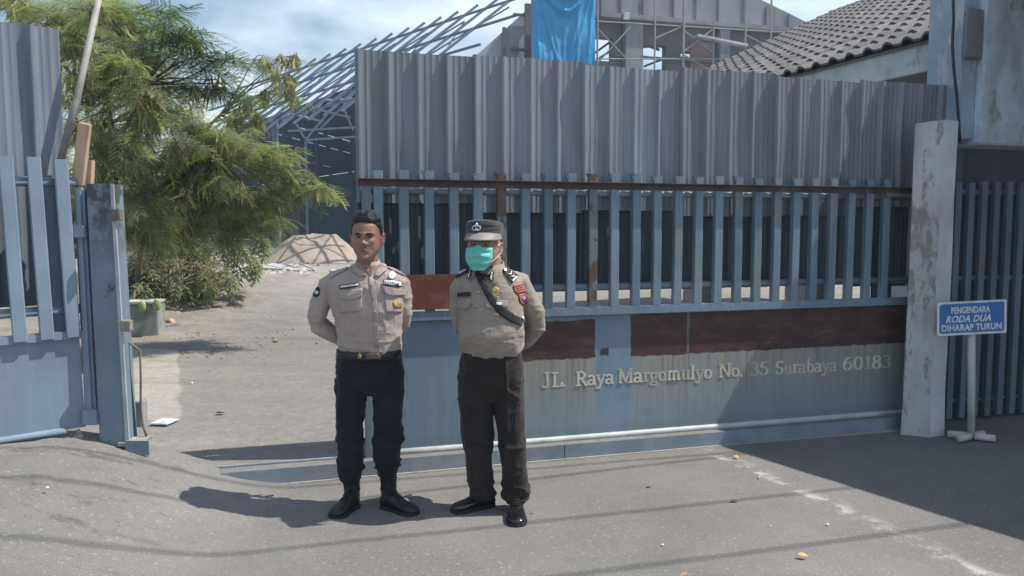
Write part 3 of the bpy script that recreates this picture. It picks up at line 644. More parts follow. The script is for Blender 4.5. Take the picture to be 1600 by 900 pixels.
post = empty('gate_post', at(168, 728, 4.5) * np.array([1, 1, 0]), (0, 0, R(6)), 'leaning blue box steel post with a slotted guide at the driveway edge', 'post')
PO = np.array(post.location)
def loc_(u, v, Y):                        # world point into the post's own frame
    p = at(u, v, Y) - PO; c, s = math.cos(R(-6)), math.sin(R(-6)); return np.array([p[0] * c - p[1] * s, p[0] * s + p[1] * c, p[2]])
def leanbox(u0t, u1t, vt, u0b, u1b, vb, Y, d0, d1):
    t0, t1, b0, b1 = loc_(u0t, vt, Y), loc_(u1t, vt, Y), loc_(u0b, vb, Y), loc_(u1b, vb, Y)
    e = np.array([0, 1., 0]); vs = [b0 + e * d0, b1 + e * d0, b1 + e * d1, b0 + e * d1, t0 + e * d0, t1 + e * d0, t1 + e * d1, t0 + e * d1]
    return MB().add(vs, [(0, 3, 2, 1), (4, 5, 6, 7), (0, 1, 5, 4), (1, 2, 6, 5), (2, 3, 7, 6), (3, 0, 4, 7)])
leanbox(134, 174, 287, 158, 201, 742, 4.50, 0, .17).build('box_column', M['post'], post, bevel=.005)
leanbox(113, 129, 292, 131, 149, 660, 4.50, .0, .07).build('side_tube', M['blue_left'], post, bevel=.018)
leanbox(112, 131, 352, 114, 133, 372, 4.485, -.008, .07).build('tube_collar', M['blue_left'], post, bevel=.006)
leanbox(128, 151, 640, 129, 153, 664, 4.485, -.008, .08).build('tube_foot', M['blue_left'], post, bevel=.006)
leanbox(172, 177, 287, 196, 202, 690, 4.49, -.002, .01).build('lit_edge_flange', M['pipe'], post)  # side plate whose sunlit edge is put into the pale colour
leanbox(178, 186, 400, 201, 214, 684, 4.62, 0, .012).build('guide_plate', M['blue_dark'], post)
leanbox(173, 187, 327, 174, 188, 345, 4.47, -.01, .05).build('hasp', M['iron'], post, bevel=.004)
leanbox(187, 203, 501, 188, 204, 518, 4.47, -.01, .05).build('bracket', M['plinth'], post, bevel=.004)
leanbox(196, 233, 688, 197, 234, 711, 4.47, -.012, .0).build('guide_tray', M['sill'], post, bevel=.002)
leanbox(197, 234, 683, 197, 234, 688, 4.6, -.13, .04).build('tray_floor', M['plinth'], post)
pp = [loc_(u, v, 4.62) for u, v in ((194, 532), (206, 538), (219, 548), (220, 590), (220, 640), (224, 668), (231, 686))]
MB().tube(pp, .007, 8).build('bent_rod', M['iron'], post, smooth=True)
leanbox(205, 221, 628, 206, 222, 668, 4.8, 0, .10).build('cement_block', M['concrete'], post, bevel=.006)

def timber(name, p0, p1, wx, wy, label):
    p0 = np.array(p0); p1 = np.array(p1)
    o = MB().bar(p0, p1, wx, wy, up=(0, 1, 0)).build(name, M['wood'], None, origin=p0, bevel=.003, loc=tuple(p0)); return tag(o, label, 'timber')
timber('timber_offcut', at(122, 288, 4.55), at(133, 193, 4.50), .066, .035, 'longer raw timber offcut leaning on the post top with a nailed end')
timber('timber_offcut', at(139, 289, 4.62), at(141, 250, 4.62), .042, .04, 'short raw timber block standing behind the post top')
p0, p1 = at(94, 254, 4.6), at(156, -8, 4.75)
tag(MB().tube([p0, p0 * .6 + p1 * .4 + np.array([.01, 0, 0]), p1], [.021, .020, .017], 10).build('bamboo_pole', M['bamboo'], None, smooth=True), 'grey pole leaning up beside the corrugated sheets of the fence', 'pole')
# ================================================================ BEHIND: tiled canopy of the guard house
eP0 = np.array([3.98, 6.95, 3.33]); eDir = np.array([-.36, .933, 0]); upD = np.array([.933, .36, .455])
upD = upD / np.linalg.norm(upD); nrm = np.cross(upD, eDir); nrm = nrm / np.linalg.norm(nrm)
if nrm[2] < 0: nrm = -nrm
can = empty('tiled_canopy', (eP0[0], eP0[1], 0), (0, 0, 0), 'grey cement tiled roof on posts behind the sliding gate, pale fascia along its eave', 'roof')
cO = np.array(can.location)
def cw(a, b, c): return eP0 + eDir * a + upD * b + nrm * c - cO
TW, TL = .235, .36
def tile_geo(b, a0, b0, jit):
    n_ = 9; xs_ = np.linspace(0, TW, n_); zs_ = .022 * np.cos(xs_ / TW * 2 * math.pi * 1) + .022
    zs_ = np.where(xs_ < TW * .62, .045 * np.sin(np.clip(xs_ / (TW * .62), 0, 1) * math.pi), 0)
    up = []; dn = []; lo = []
    for x, z in zip(xs_, zs_):
        up.append(cw(a0 + x, b0 - .03 + jit, z + .045)); dn.append(cw(a0 + x, b0 + TL, z + .018)); lo.append(cw(a0 + x, b0 - .03 + jit, z + .020))
    k = n_; b.add(up + dn + lo, [(i, i + 1, k + i + 1, k + i) for i in range(n_ - 1)] + [(i + 1, i, 2 * k + i, 2 * k + i + 1) for i in range(n_ - 1)])
tiles = []
for r_ in range(19):
    for c in range(-3, 34):
        p = cw(c * TW, r_ * TL, 0) + cO; d = p[1]; u = 800 + 1200 * p[0] / p[1]; v = 352 - 1200 * (p[2] - 1.6) / p[1]
        vis = (1050 < u < 1620) and (-60 < v < 175)
        tiles.append(((0 if vis else 1000) + d, r_, c))
tiles.sort(); field = MB()
for k, (q, r_, c) in enumerate(tiles):
    jit = random.uniform(-.012, .012)
    if k < 290:
        b = MB(); tile_geo(b, c * TW, r_ * TL, jit); b.mesh; me = b.mesh('tile', fix=False); link('tile', me, M['tile'], can, smooth=False)
    else: tile_geo(field, c * TW, r_ * TL, jit)
o = link('tile_field', field.mesh('tile_field', fix=False), M['tile'], can); o['kind'] = 'stuff'
def cslab(a0, a1, b0, b1, c0, c1):
    return MB().add([cw(a, b, c) for c in (c0, c1) for a, b in ((a0, b0), (a1, b0), (a1, b1), (a0, b1))], [(0, 3, 2, 1), (4, 5, 6, 7), (0, 1, 5, 4), (1, 2, 6, 5), (2, 3, 7, 6), (3, 0, 4, 7)])
cslab(-.66, 7.9, .02, 6.9, -.03, -.005).build('roof_deck', M['bcon_dark'], can)
def vslab(a0, a1, off0, off1, z0, z1):       # plan strip along the eave
    q = np.array([.933, .36, 0]); vs = []
    for z in (z0, z1):
        for a, o_ in ((a0, off0), (a1, off0), (a1, off1), (a0, off1)): vs.append(np.array([eP0[0], eP0[1], 0]) + eDir * a + q * o_ + np.array([0, 0, z]) - cO)
    return MB().add(vs, [(0, 3, 2, 1), (4, 5, 6, 7), (0, 1, 5, 4), (1, 2, 6, 5), (2, 3, 7, 6), (3, 0, 4, 7)])
vslab(-.45, 7.8, .06, .11, 3.06, 3.345).build('fascia', M['fascia'], can, bevel=.006)
vslab(-.45, 7.8, .11, 6.34, 3.065, 3.085).build('soffit', M['soffit'], can)
for a, o_ in ((2.15, .3), (4.35, .3)):
    vslab(a, a + .38, o_, o_ + .34, .1, 3.065).build('canopy_post', M['concrete'], can, bevel=.01)
vslab(-.4, 7.0, 6.35, 6.5, .1, 5.9).build('back_wall', M['dark'], can)  # near-black wall added so the gap under the soffit reads dark

# ================================================================ half built concrete building with scaffold
FO = at(960, 28, 26.); FO[2] = 0
bld = empty('concrete_building', FO, (0, 0, A16), 'grey unfinished concrete building with open windows rising behind the gate', 'building')
def fs(u, v, t=0):
    d = ray(u, v); p0 = FO + N16 * t; k = np.dot(p0 - EYE, N16) / np.dot(d, N16); p = EYE + d * k - FO
    return float(np.dot(p, D16)), float(p[2])
def fbox(u0, v0, u1, v1, t0, t1, name, m, parent=bld, bevel=0, zbot=None):
    s0, z1 = fs(u0, v0, t1); s1, _ = fs(u1, v0, t1); z0 = fs((u0 + u1) / 2, v1, t1)[1] if zbot is None else zbot
    return MB().box(s0, s1, -t1, -t0, z0, z1).build(name, m, parent, bevel=bevel)
s = lambda u: fs(u, 60)[0]
zt = lambda v, u=1000: fs(u, v)[1]
xr = s(1262); zr = fs(1255, 26)[1]
poly = [(s(834), zt(30)), (xr, zt(30)), (xr, zr - .2), (s(1185), fs(1185, -2)[1]), (s(1120), fs(1120, -45)[1]), (s(834), fs(834, -45)[1])]
MB().prism(poly, lambda a, c, d: (a, d, c), 0, .3).build('upper_wall', M['bcon'], bld)
for u in (902, 938, 968, 1003, 1050, 1085, 1120, 1160, 1195, 1230):
    s0 = s(u); MB().box(s0, s0 + .05, -.03, -.002, zt(29), fs(u, max(-40, (u - 1180) * .36 - 4 if u > 1180 else -40))[1] - .2).build('panel_joint', M['bcon_dark'], bld)
zh = zt(64); zlow = zt(105)
def wall(u0, u1, za, zb, m=None, name='wall_pier', t=.0): return MB().box(s(u0), s(u1), -t, .3, za, zb).build(name, m or M['bcon_dark'], bld)
wall(834, 930, .1, zt(30) - .003, M['bcon']); wall(957, 1000, .1, zt(30) - .003); wall(1041, 1064, .1, zt(30) - .003); wall(1092, 1262, .1, zt(30) - .003)
wall(930.2, 956.8, zt(63), zt(30) - .003, name='window_head'); wall(1000.2, 1040.8, zt(69), zt(30) - .003, name='window_head'); wall(1064.2, 1091.8, zt(76), zt(30) - .003, name='window_head')
wall(930.2, 956.8, .1, zt(99), name='window_sill'); wall(1000.2, 1040.8, .1, zt(109), name='window_sill'); wall(1064.2, 1091.8, .1, zt(84), name='window_sill')
MB().box(s(932), s(1262), -.35, -.002, zt(36), zt(28)).build('floor_beam', M['bcon'], bld, bevel=.02)
MB().box(s(958), s(1135), -.14, -.002, zt(92), zt(88.5)).build('lower_beam', M['bcon_dark'], bld)
for u0, u1 in ((973, 1001), (1120, 1136)): MB().box(s(u0), s(u1), -.22, -.003, .1, zt(36) - .01).build('column', M['bcon'], bld, bevel=.02)
MB().box(s(1078), s(1112), -.05, -.004, .1, zt(60)).build('brick_infill', M['brickred'], bld)
MB().box(s(966), s(975), -.45, -.352, zt(38), zt(27)).build('white_box', M['fascia'], bld)
for (u0, v0), (u1, v1) in (((928, 84), (958, 62)), ((935, 92), (962, 74)), ((1002, 68), (1030, 78)), ((1000, 88), (1042, 94)), ((1006, 104), (1042, 90)), ((1000, 74), (1042, 70))):
    a_, c_ = fs(u0, v0, -.6), fs(u1, v1, -.6); MB().bar((a_[0], .6, a_[1]), (c_[0], .6, c_[1]), .07, .07).build('inner_brace', M['steel'], bld)
# pale side wing left of the tarpaulin
wing = empty('side_wing', FO, (0, 0, A16), 'pale rendered wall with dark posts under the bare rafters, left of the tarpaulin', 'building')
P2 = [fs(742, 89, -.8), fs(834, 5, -.8), fs(834, 110, -.8), fs(742, 110, -.8)]
MB().prism([P2[0], P2[1], (P2[2][0], .1), (P2[3][0], .1)], lambda a, c, d: (a, d, c), .8, 1.0).build('wall', M['pale'], wing)
for u0, u1, v0, t in ((786, 791, 42, -.75), (821, 834, 5, -.7)):
    fbox(u0, v0, u1, 100, t, t + .12, 'post', M['bcon_dark'], wing, zbot=.1)
fbox(800, 74, 828, 78, -.75, -.55, 'ledge', M['bcon_dark'], wing); fbox(803, 20, 836, 24, -.75, -.6, 'ledge', M['bcon_dark'], wing)
# scaffold
sc_ = empty('scaffold', FO, (0, 0, A16), 'thin tube scaffold with planks standing against the concrete building', 'scaffold')
def sbar(u0, v0, u1, v1, t, r=.035, m='scaff', name='scaffold_tube', zb=None):
    a_, c_ = fs(u0, v0, t), fs(u1, v1, t)
    MB().tube([(a_[0], -t, a_[1] if zb is None else zb), (c_[0], -t, c_[1])], r, 6).build(name, M[m], sc_)
for u in (934, 1024, 1069, 1116, 1166, 1206): sbar(u, 108, u, -20, 1.0, .034 if u != 1069 else .05, zb=.1)
for a_ in ((930, 92, 1140, 92), (930, 33, 1250, 52), (934, 98, 985, 42), (985, 98, 934, 45), (1069, 48, 1112, 80), (1116, 44, 1069, 80), (1069, 86, 1110, 110), (1166, 55, 1206, 75), (1024, 60, 1069, 40)): sbar(*a_, 1.0, .022)
a_, c_ = fs(1088, 56, 1.05), fs(1166, 71.5, 1.05); MB().bar((a_[0], -1.05, a_[1]), (c_[0], -1.05, c_[1]), .25, .07).build('plank', M['fascia'], sc_)
# tarpaulin, hung from the scaffold top
def tarp():
    n_, m_ = 60, 70; A_, B_ = np.meshgrid(np.linspace(0, 1, n_), np.linspace(0, 1, m_))
    s0, z0 = fs(832, 98, 1.6); s1, _ = fs(930, 98, 1.6); _, z1 = fs(880, -35, 1.6)
    X = s0 + (s1 - s0) * A_; Z = z0 + (z1 - z0) * B_ + .05 * np.sin(A_ * 9) * (1 - B_)
    cx = A_ - .5; Yd = -1.6 + 0 * A_
    Yd -= .16 * np.exp(-((B_ - .80 - 1.3 * cx ** 2) / .07) ** 2) + .10 * np.exp(-((B_ - .62 - 1.9 * cx ** 2) / .05) ** 2)
    for k, (x0, x1, a_) in enumerate(((.05, .42, .05), (.20, .46, .035), (.95, .60, .05), (.80, .55, .035), (.02, .12, .05), (.97, .86, .05), (.33, .30, .02), (.7, .72, .025))):
        xl = x0 + (x1 - x0) * (1 - B_) ** 1.3; Yd -= a_ * np.exp(-np.abs((A_ - xl) / .022) ** 1.3)
    Yd -= .03 * np.exp(-np.abs(cx / .012)) ; nz = np.stack([A_ * 7, B_ * 6, 0 * A_], -1).reshape(-1, 3)
    Yd += (.035 * vnoise(nz * .6) + .008 * vnoise(nz * 2.7) + .003 * np.abs(vnoise(nz * 6))).reshape(A_.shape) + .02 * np.sin(A_ * 60) * np.exp(-B_ / .12)
    me = grid_mesh('tarpaulin', X, Yd, Z); o = link('tarpaulin', me, M['tarp'], None, loc=tuple(FO), rot=(0, 0, A16), smooth=True)
    md = o.modifiers.new('thick', 'SOLIDIFY'); md.thickness = .01
    return tag(o, 'shiny blue tarpaulin hanging creased down the unfinished building', 'tarpaulin')
tarp()

# ================================================================ bare roof frame and dark open hall, back left
fr = empty('roof_frame', at(600, 150, 36) * np.array([1, 1, 0]), (0, 0, 0), 'bare steel roof frame of a dismantled shed against the sky, left of the tarpaulin', 'roof frame')
fo = np.array(fr.location)
K1, K0 = at(440, 117, 41) - fo, at(815, -5, 32) - fo
def kp(f, d): return K1 + (K0 - K1) * f + np.array([-4.3, -1.6, -3.75]) * d
tops = [455, 484, 511, 539, 565, 591, 617, 643, 667, 691, 715, 742, 770, 800]
fk = [(u - 440) / 375 for u in tops]
for f in fk: MB().bar(kp(f, -.13), kp(f, 1.15), .085, .11).build('rafter', M['steel'], fr)
for d in (0, .33, .66, 1.0): MB().bar(kp(-.25, d), kp(1.1, d), .085, .085).build('purlin', M['steel'], fr)
for i in range(len(fk) - 1):
    for j, (d0, d1) in enumerate(((0, .33), (.33, .66), (.66, 1.))):
        a_, c_ = (kp(fk[i], d0), kp(fk[i + 1], d1)) if (i + j) % 2 else (kp(fk[i + 1], d0), kp(fk[i], d1))
        MB().tube([a_ - np.array([0, 0, .25]), c_ - np.array([0, 0, .25])], .035, 5).build('brace', M['steel'], fr)
for f in (.08, .45, .9): MB().bar(kp(f, 1.0), kp(f, 1.0) * np.array([1, 1, 0]) + np.array([0, 0, .1]), .25, .25).build('stanchion', M['steel'], fr)
hall = empty('open_hall', at(555, 140, 44) * np.array([1, 1, 0]), (0, 0, 0), 'dark open warehouse hall with light slits in its roof behind the tree', 'building')
ho = np.array(hall.location); eH = np.array([-.578, .816, 0]); qH = np.array([.816, .578, -.19]); zH = 9.55
def hp(k, q, dz=0): return eH * k + qH * q + np.array([0, 0, zH + dz])
def slab(k0, k1, q0, q1, th=.12):
    return MB().add([hp(k, q, dz) for dz in (-th, 0) for k, q in ((k0, q0), (k1, q0), (k1, q1), (k0, q1))], [(0, 3, 2, 1), (4, 5, 6, 7), (0, 1, 5, 4), (1, 2, 6, 5), (2, 3, 7, 6), (3, 0, 4, 7)])
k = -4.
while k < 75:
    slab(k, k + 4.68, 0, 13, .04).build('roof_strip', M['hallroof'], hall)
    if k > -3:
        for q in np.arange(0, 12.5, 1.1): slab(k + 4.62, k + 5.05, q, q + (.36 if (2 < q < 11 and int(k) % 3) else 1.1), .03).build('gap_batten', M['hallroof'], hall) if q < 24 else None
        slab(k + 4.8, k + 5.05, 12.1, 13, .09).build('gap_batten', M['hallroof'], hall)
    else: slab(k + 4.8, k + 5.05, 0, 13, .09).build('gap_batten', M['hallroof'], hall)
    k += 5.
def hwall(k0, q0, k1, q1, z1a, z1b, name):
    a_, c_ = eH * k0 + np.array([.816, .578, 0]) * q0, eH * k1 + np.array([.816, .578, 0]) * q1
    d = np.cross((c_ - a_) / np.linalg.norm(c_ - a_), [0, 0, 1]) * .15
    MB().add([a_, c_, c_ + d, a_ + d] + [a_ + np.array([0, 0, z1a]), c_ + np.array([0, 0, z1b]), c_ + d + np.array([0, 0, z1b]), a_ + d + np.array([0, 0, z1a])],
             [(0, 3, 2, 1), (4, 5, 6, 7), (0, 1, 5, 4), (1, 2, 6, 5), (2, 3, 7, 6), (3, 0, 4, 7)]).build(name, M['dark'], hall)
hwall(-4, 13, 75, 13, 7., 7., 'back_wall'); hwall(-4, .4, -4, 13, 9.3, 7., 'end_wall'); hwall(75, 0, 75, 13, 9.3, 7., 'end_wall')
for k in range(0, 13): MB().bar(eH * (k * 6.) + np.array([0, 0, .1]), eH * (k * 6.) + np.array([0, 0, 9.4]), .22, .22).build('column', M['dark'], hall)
tr = empty('roof_truss', at(520, 215, 43) * np.array([1, 1, 0]), (0, 0, 0), 'pale thin steel truss inside the dark hall mouth beside the corrugated gate', 'truss')
to = np.array(tr.location)
for (u0, v0), (u1, v1) in (((505, 157), (640, 150)), ((450, 205), (640, 194)), ((478, 219), (640, 208)), ((434, 202), (459, 173)), ((478, 218), (522, 166)), ((502, 200), (547, 156)), ((536, 166), (552, 204)), ((463, 194), (476, 216)), ((455, 178), (505, 190)), ((500, 172), (548, 184)), ((560, 150), (600, 205)), ((600, 205), (635, 150))):
    MB().tube([at(u0, v0, 43) - to, at(u1, v1, 43) - to], .06, 5).build('truss_bar', M['steel_lt'], tr)
for u in (478, 640): MB().tube([at(u, 219, 43) - to, (at(u, 219, 43) - to) * np.array([1, 1, 0]) + np.array([0, 0, .1])], .08, 6).build('truss_leg', M['steel'], tr)

# ================================================================ sand pile, rubble, small yard objects
def heap(name, m, cx, cy, rx, ry, h, seed, n=70, flat=.0, label=None, cat=None):
    a, r_ = np.meshgrid(np.linspace(0, 2 * math.pi, n), np.linspace(0, 1, 26))
    X = r_ * np.cos(a) * rx; Y = r_ * np.sin(a) * ry
    P = np.stack([X * 1.1 + seed, Y * 1.1, 0 * X], -1).reshape(-1, 3)
    nz = (vnoise(P) * .35 + vnoise(P * 2.7) * .16 + vnoise(P * 7) * .07).reshape(X.shape)
    Z = h * np.clip(1.12 * (1 - r_ ** 1.25) , 0, 1 - flat) * (1 + nz * .5 * (1 - r_ * .3)) - .03 * (r_ > .97)
    return tag(link(name, grid_mesh(name, X, Y, Z), m, None, loc=(cx, cy, .09), smooth=True), label, cat)
g0 = gnd(482, 404, .1)
heap('sand_pile', M['sand'], -8.6, 33.5, 2.6, 2.3, 1.25, 3, flat=.18, label='brown flat topped sand pile in front of the dark hall', cat='sand pile')
heap('sand_pile', M['sand'], -11.6, 34.5, 3.2, 2.2, .55, 8, label='low wide grey sand heap reaching left from the taller pile', cat='sand pile')
p0 = gnd(535, 408, .1); tag(MB().tube([p0 + np.array([-.9, 0, .14]), p0 + np.array([.5, .1, .14])], .14, 12).build('concrete_pipe', M['concrete'], smooth=True), 'short grey pipe lying at the foot of the sand pile', 'pipe')
def stone(b, p, r, rr):
    v = []; n_ = 6
    for i, ph in enumerate((.35, 1.1, 1.9, 2.8)):
        for j in range(n_):
            q = r * rr.uniform(.7, 1.15); a = 2 * math.pi * j / n_ + rr.uniform(-.2, .2)
            v.append((p[0] + q * math.sin(ph) * math.cos(a) * 1.25, p[1] + q * math.sin(ph) * math.sin(a), p[2] + q * math.cos(ph) * .7))
    b.rings([v[i * n_:(i + 1) * n_] for i in range(4)][::-1])
def scatter(name, m, pts, r0, r1, seed, **kw):
    b = MB(); rr = random.Random(seed)
    for p in pts: stone(b, p, rr.uniform(r0, r1), rr)
    o = b.build(name, m); tag(o, kind='stuff'); return o
rr = random.Random(12); pts = []
for _ in range(260):
    u, v = rr.gauss(425, 40), rr.gauss(428, 9)
    if v > 412: p = gnd(u, v, .1); pts.append((p[0], p[1], .13))
scatter('rubble', M['rubble'], pts, .03, .16, 2)
pts = []
for _ in range(900):
    u, v = (rr.gauss(315, 60), rr.gauss(510, 22)) if rr.random() < .6 else (rr.uniform(200, 560), rr.gauss(460, 22))
    if v > 470 and u > 190: p = gnd(u, v, .1); pts.append((p[0], p[1], .108))
scatter('gravel', M['gravel'], pts, .005, .026, 3)
pts = []
for _ in range(260):
    u, v = rr.uniform(40, 330), rr.gauss(478, 14)
    if v > 455: p = gnd(u, v, .12); pts.append((p[0], p[1], .16))
scatter('litter', M['litter'], pts, .02, .09, 4)
def slabthing(u, v, w, d, h, rz, m, name, label, cat, z=.11, tilt=0):
    p = gnd(u, v, z); o = MB().box(-w / 2, w / 2, -d / 2, d / 2, 0, h).build(name, m, None, bevel=min(.008, h * .3), loc=tuple(p), rot=(R(tilt), R(tilt * .6), R(rz))); return tag(o, label, cat)
slabthing(298, 470, .62, .3, .26, 8, M['paper'], 'concrete_block', 'pale concrete block lying at the edge of the soil bank', 'block')
slabthing(418, 424, 1.5, .5, .16, 15, M['rubble'], 'broken_slab', 'broken grey concrete slab in the rubble before the sand pile', 'slab', tilt=6)
slabthing(432, 421, .6, .3, .16, -25, M['pale'], 'broken_slab', 'small pale broken slab tilted on the rubble', 'slab', z=.16, tilt=12)
slabthing(257, 660, .145, .17, .012, -8, M['fascia'], 'white_board', 'white flat board lying on the yard beside the post', 'board', z=.112)
bp = [at(150, 462, 13.2), at(210, 447, 13.4), at(262, 432, 13.6), at(300, 440, 13.5)]
tag(MB().tube(bp, [.05, .045, .035, .02], 7).build('fallen_branch', M['bark'], smooth=True), 'dark fallen branch across the soil bank under the tree', 'branch')
# planter with two pale pads over its rim
pc = gnd(221, 529, .1); plt_ = empty('planter_box', pc, (0, 0, R(10)), 'weathered grey concrete planter box with two pale green pads over its rim', 'planter')
MB().box(-.21, .21, 0, .4, 0, .46).build('box', M['planter'], plt_, bevel=.012)
MB().box(-.225, .225, -.02, .42, .462, .50).build('rim', M['rubble'], plt_, bevel=.01)
for x, z, r_ in ((.225, .46, .07), (.04, .44, .065)):
    MB().ball((x, -.05, z), (r_ * .75, .03, r_ * 1.25), 14, 9).build('pad', M['cactus'], plt_, smooth=True)

# ================================================================ VEGETATION
def leaf_template(seed, npin=7, rach=.22, pin=.095, nl=9, lw=.0035, ll=.013, droop=.35, blade=False):
    r_ = np.random.default_rng(seed); V = []; Fc = []
    def tri(a, b, c): k = len(V); V.extend([a, b, c]); Fc.append((k, k + 1, k + 2))
    ex = np.array([1., 0, 0])
    def rp(t): return np.array([rach * t * (1 - .12 * t), 0, -droop * rach * t * t])
    for i in range(6):
        a, b_ = rp(i / 6), rp((i + 1) / 6); w_ = np.array([0, .0016, 0]); tri(a - w_, b_ - w_, a + w_); tri(a + w_, b_ - w_, b_ + w_)
    for i in range(npin):
        t = .18 + .82 * i / (npin - 1); p0 = rp(t); L_ = pin * (1 - .45 * abs(t - .5)) * r_.uniform(.85, 1.1)
        for sgn in (-1, 1):
            an = R(62 - 25 * t + r_.uniform(-6, 6)); d = np.array([math.cos(an), sgn * math.sin(an), r_.uniform(-.25, .1)]); d /= np.linalg.norm(d)
            if blade:                                # single lance-shaped leaflet
                sd = np.cross(d, [0, 0, 1]); sd /= np.linalg.norm(sd); m_ = p0 + d * L_ * .45; e = p0 + d * L_ + np.array([0, 0, -.25 * L_])
                tri(p0, m_ + sd * L_ * .14, e); tri(p0, e, m_ - sd * L_ * .14); continue
            side = np.cross(d, [0, 0, 1.]); side /= np.linalg.norm(side)
            e = p0 + d * L_ + np.array([0, 0, -.15 * L_]); w_ = side * .0009; tri(p0 - w_, e, p0 + w_)
            for j in range(nl):
                f = (j + .7) / nl; q = p0 + d * L_ * f + np.array([0, 0, -.15 * L_ * f * f])
                for s2 in (-1, 1):
                    dd = d * .55 + side * s2 * .85; dd[2] += r_.uniform(-.3, .1); l_ = ll * (1 - .4 * abs(f - .45)) ; tip = q + dd * l_
                    b0 = q + d * lw; b1 = q - d * lw * .6; tri(b1, tip, b0)
    return np.array(V), np.array(Fc)
def place_leaves(templates, pos, heading, pitch, roll, scale):
    Vs, Fs, Ts = [], [], []; k = 0; n = len(pos); which = rng.integers(0, len(templates), n); tn = rng.uniform(0, 1, n)
    for q, (V, Fc) in enumerate(templates):
        idx = np.where(which == q)[0]
        if not len(idx): continue
        ch, sh = np.cos(heading[idx]), np.sin(heading[idx]); cp, sp2 = np.cos(pitch[idx]), np.sin(pitch[idx]); cr_, sr = np.cos(roll[idx]), np.sin(roll[idx])
        z0 = np.zeros_like(ch); o1 = np.ones_like(ch)
        Rz = np.stack([ch, -sh, z0, sh, ch, z0, z0, z0, o1], -1).reshape(-1, 3, 3); Ry = np.stack([cp, z0, -sp2, z0, o1, z0, sp2, z0, cp], -1).reshape(-1, 3, 3)
        Rx = np.stack([o1, z0, z0, z0, cr_, -sr, z0, sr, cr_], -1).reshape(-1, 3, 3)
        Mx = Rz @ Ry @ Rx; W = np.einsum('nij,vj->nvi', Mx, V) * scale[idx, None, None] + pos[idx, None]
        nv = len(V); Vs.append(W.reshape(-1, 3)); Fs.append((Fc[None] + (np.arange(len(idx)) * nv)[:, None, None] + k).reshape(-1)); Ts.append(np.repeat(tn[idx], nv)); k += nv * len(idx)
    return np.concatenate(Vs), np.concatenate(Fs), np.concatenate(Ts)
def clump_leaves(clumps, per, spread_pitch=(-.5, .5)):
    """clumps: (centre, radius). Returns leaf bases + headings radiating outwards from twig tips"""
    P, H, Pi = [], [], []; twigs = []
    for c, r_ in clumps:
        nt_ = max(2, int(per * (r_ / .5) ** 2 / 8))
        for _ in range(nt_):
            d = rng.normal(size=3); d /= np.linalg.norm(d); d[2] *= .75; q = c + d * r_ * rng.uniform(.35, 1) ** .6; twigs.append((c, q))
            for j in range(8):
                h = rng.uniform(0, 2 * math.pi); P.append(q + rng.normal(size=3) * .05 * (r_ / .5)); H.append(h); Pi.append(rng.uniform(*spread_pitch))
    return np.array(P), np.array(H), np.array(Pi), twigs
def limb(b, p0, p1, r0, r1, bend=.12, n=7):
    p0, p1 = np.array(p0), np.array(p1); L_ = np.linalg.norm(p1 - p0); off = rng.normal(size=3) * bend * L_
    pts = [p0 + (p1 - p0) * t + off * math.sin(math.pi * t) * .5 for t in np.linspace(0, 1, n)]
    b.tube(pts, list(np.linspace(r0, r1, n)), 7); return pts
def make_tree(name, label, cat, base, clumps, per, templates, scale, leafm, trunk_r, forks, pods=0, pitch=(-.7, .35), group=None):
    t = empty(name, tuple(base), (0, 0, 0), label, cat, group); o = np.array(base)
    b = MB(); cs = [c for c, _ in clumps]
    fk_ = [np.array(f) for f in forks]; lead = [o] + fk_
    for i in range(1, len(lead)): limb(b, lead[0] if i == 1 else lead[1 if i > 2 else 1], lead[i], trunk_r * (1 if i == 1 else .6), trunk_r * (.62 if i == 1 else .35), .08)
    b.build('trunk', M['bark'], t, origin=o, smooth=True)
    b = MB()
    for c, r_ in clumps:
        f = min(fk_, key=lambda q: np.linalg.norm(q - c)); limb(b, f, c, trunk_r * .28, trunk_r * .07, .16)
    P, H, Pi, tw = clump_leaves(clumps, per, pitch)
    for c, q in tw: b.tube([c, (c + q) / 2 + rng.normal(size=3) * .03, q], [.008, .006, .003], 4, cap=False)
    b.build('limb', M['bark'], t, origin=o)
    V, Fc, T = place_leaves(templates, P - o, H, Pi, rng.normal(0, .35, len(P)), rng.uniform(.75, 1.2, len(P)) * scale)
    link('crown', np_mesh('crown', V, Fc, 3, T), leafm, t)
    if pods:
        b = MB()
        for _ in range(pods):
            c, q = tw[rng.integers(len(tw))]
            if rng.uniform() < .5: q = (q + c) / 2
            for j in range(rng.integers(5, 12)):
                d = np.array([rng.normal() * .35, rng.normal() * .35, -1.]); d /= np.linalg.norm(d); L_ = rng.uniform(.13, .26); sd = np.cross(d, rng.normal(size=3)); sd /= np.linalg.norm(sd); sd *= .012
                p = q + rng.normal(size=3) * .03; m_ = p + d * L_ * .5 + rng.normal(size=3) * .008; e = p + d * L_ + rng.normal(size=3) * .02
                b.add([p, m_ - sd, e, m_ + sd], [(0, 1, 2), (0, 2, 3)])
        me = b.mesh('pods', origin=o, fix=False); at_ = me.attributes.new('tint', 'FLOAT', 'POINT'); at_.data.foreach_set('value', np.repeat(rng.uniform(0, 1, len(me.vertices) // 4), 4).astype(np.float32))
        link('seed_pods', me, M['pod'], t)['kind'] = 'stuff'
    return t
def cl(lst): return [(at(u, v, Y), r_ * Y / 1200) for u, v, Y, r_ in lst]
feather = [leaf_template(k, droop=.25 + .12 * k) for k in range(4)]
big = [leaf_template(10 + k, npin=6, rach=.30, pin=.20, nl=13, lw=.006, ll=.022, droop=.25) for k in range(3)]
lance = [leaf_template(20 + k, npin=5, rach=.26, pin=.15, blade=True, droop=.9) for k in range(3)]
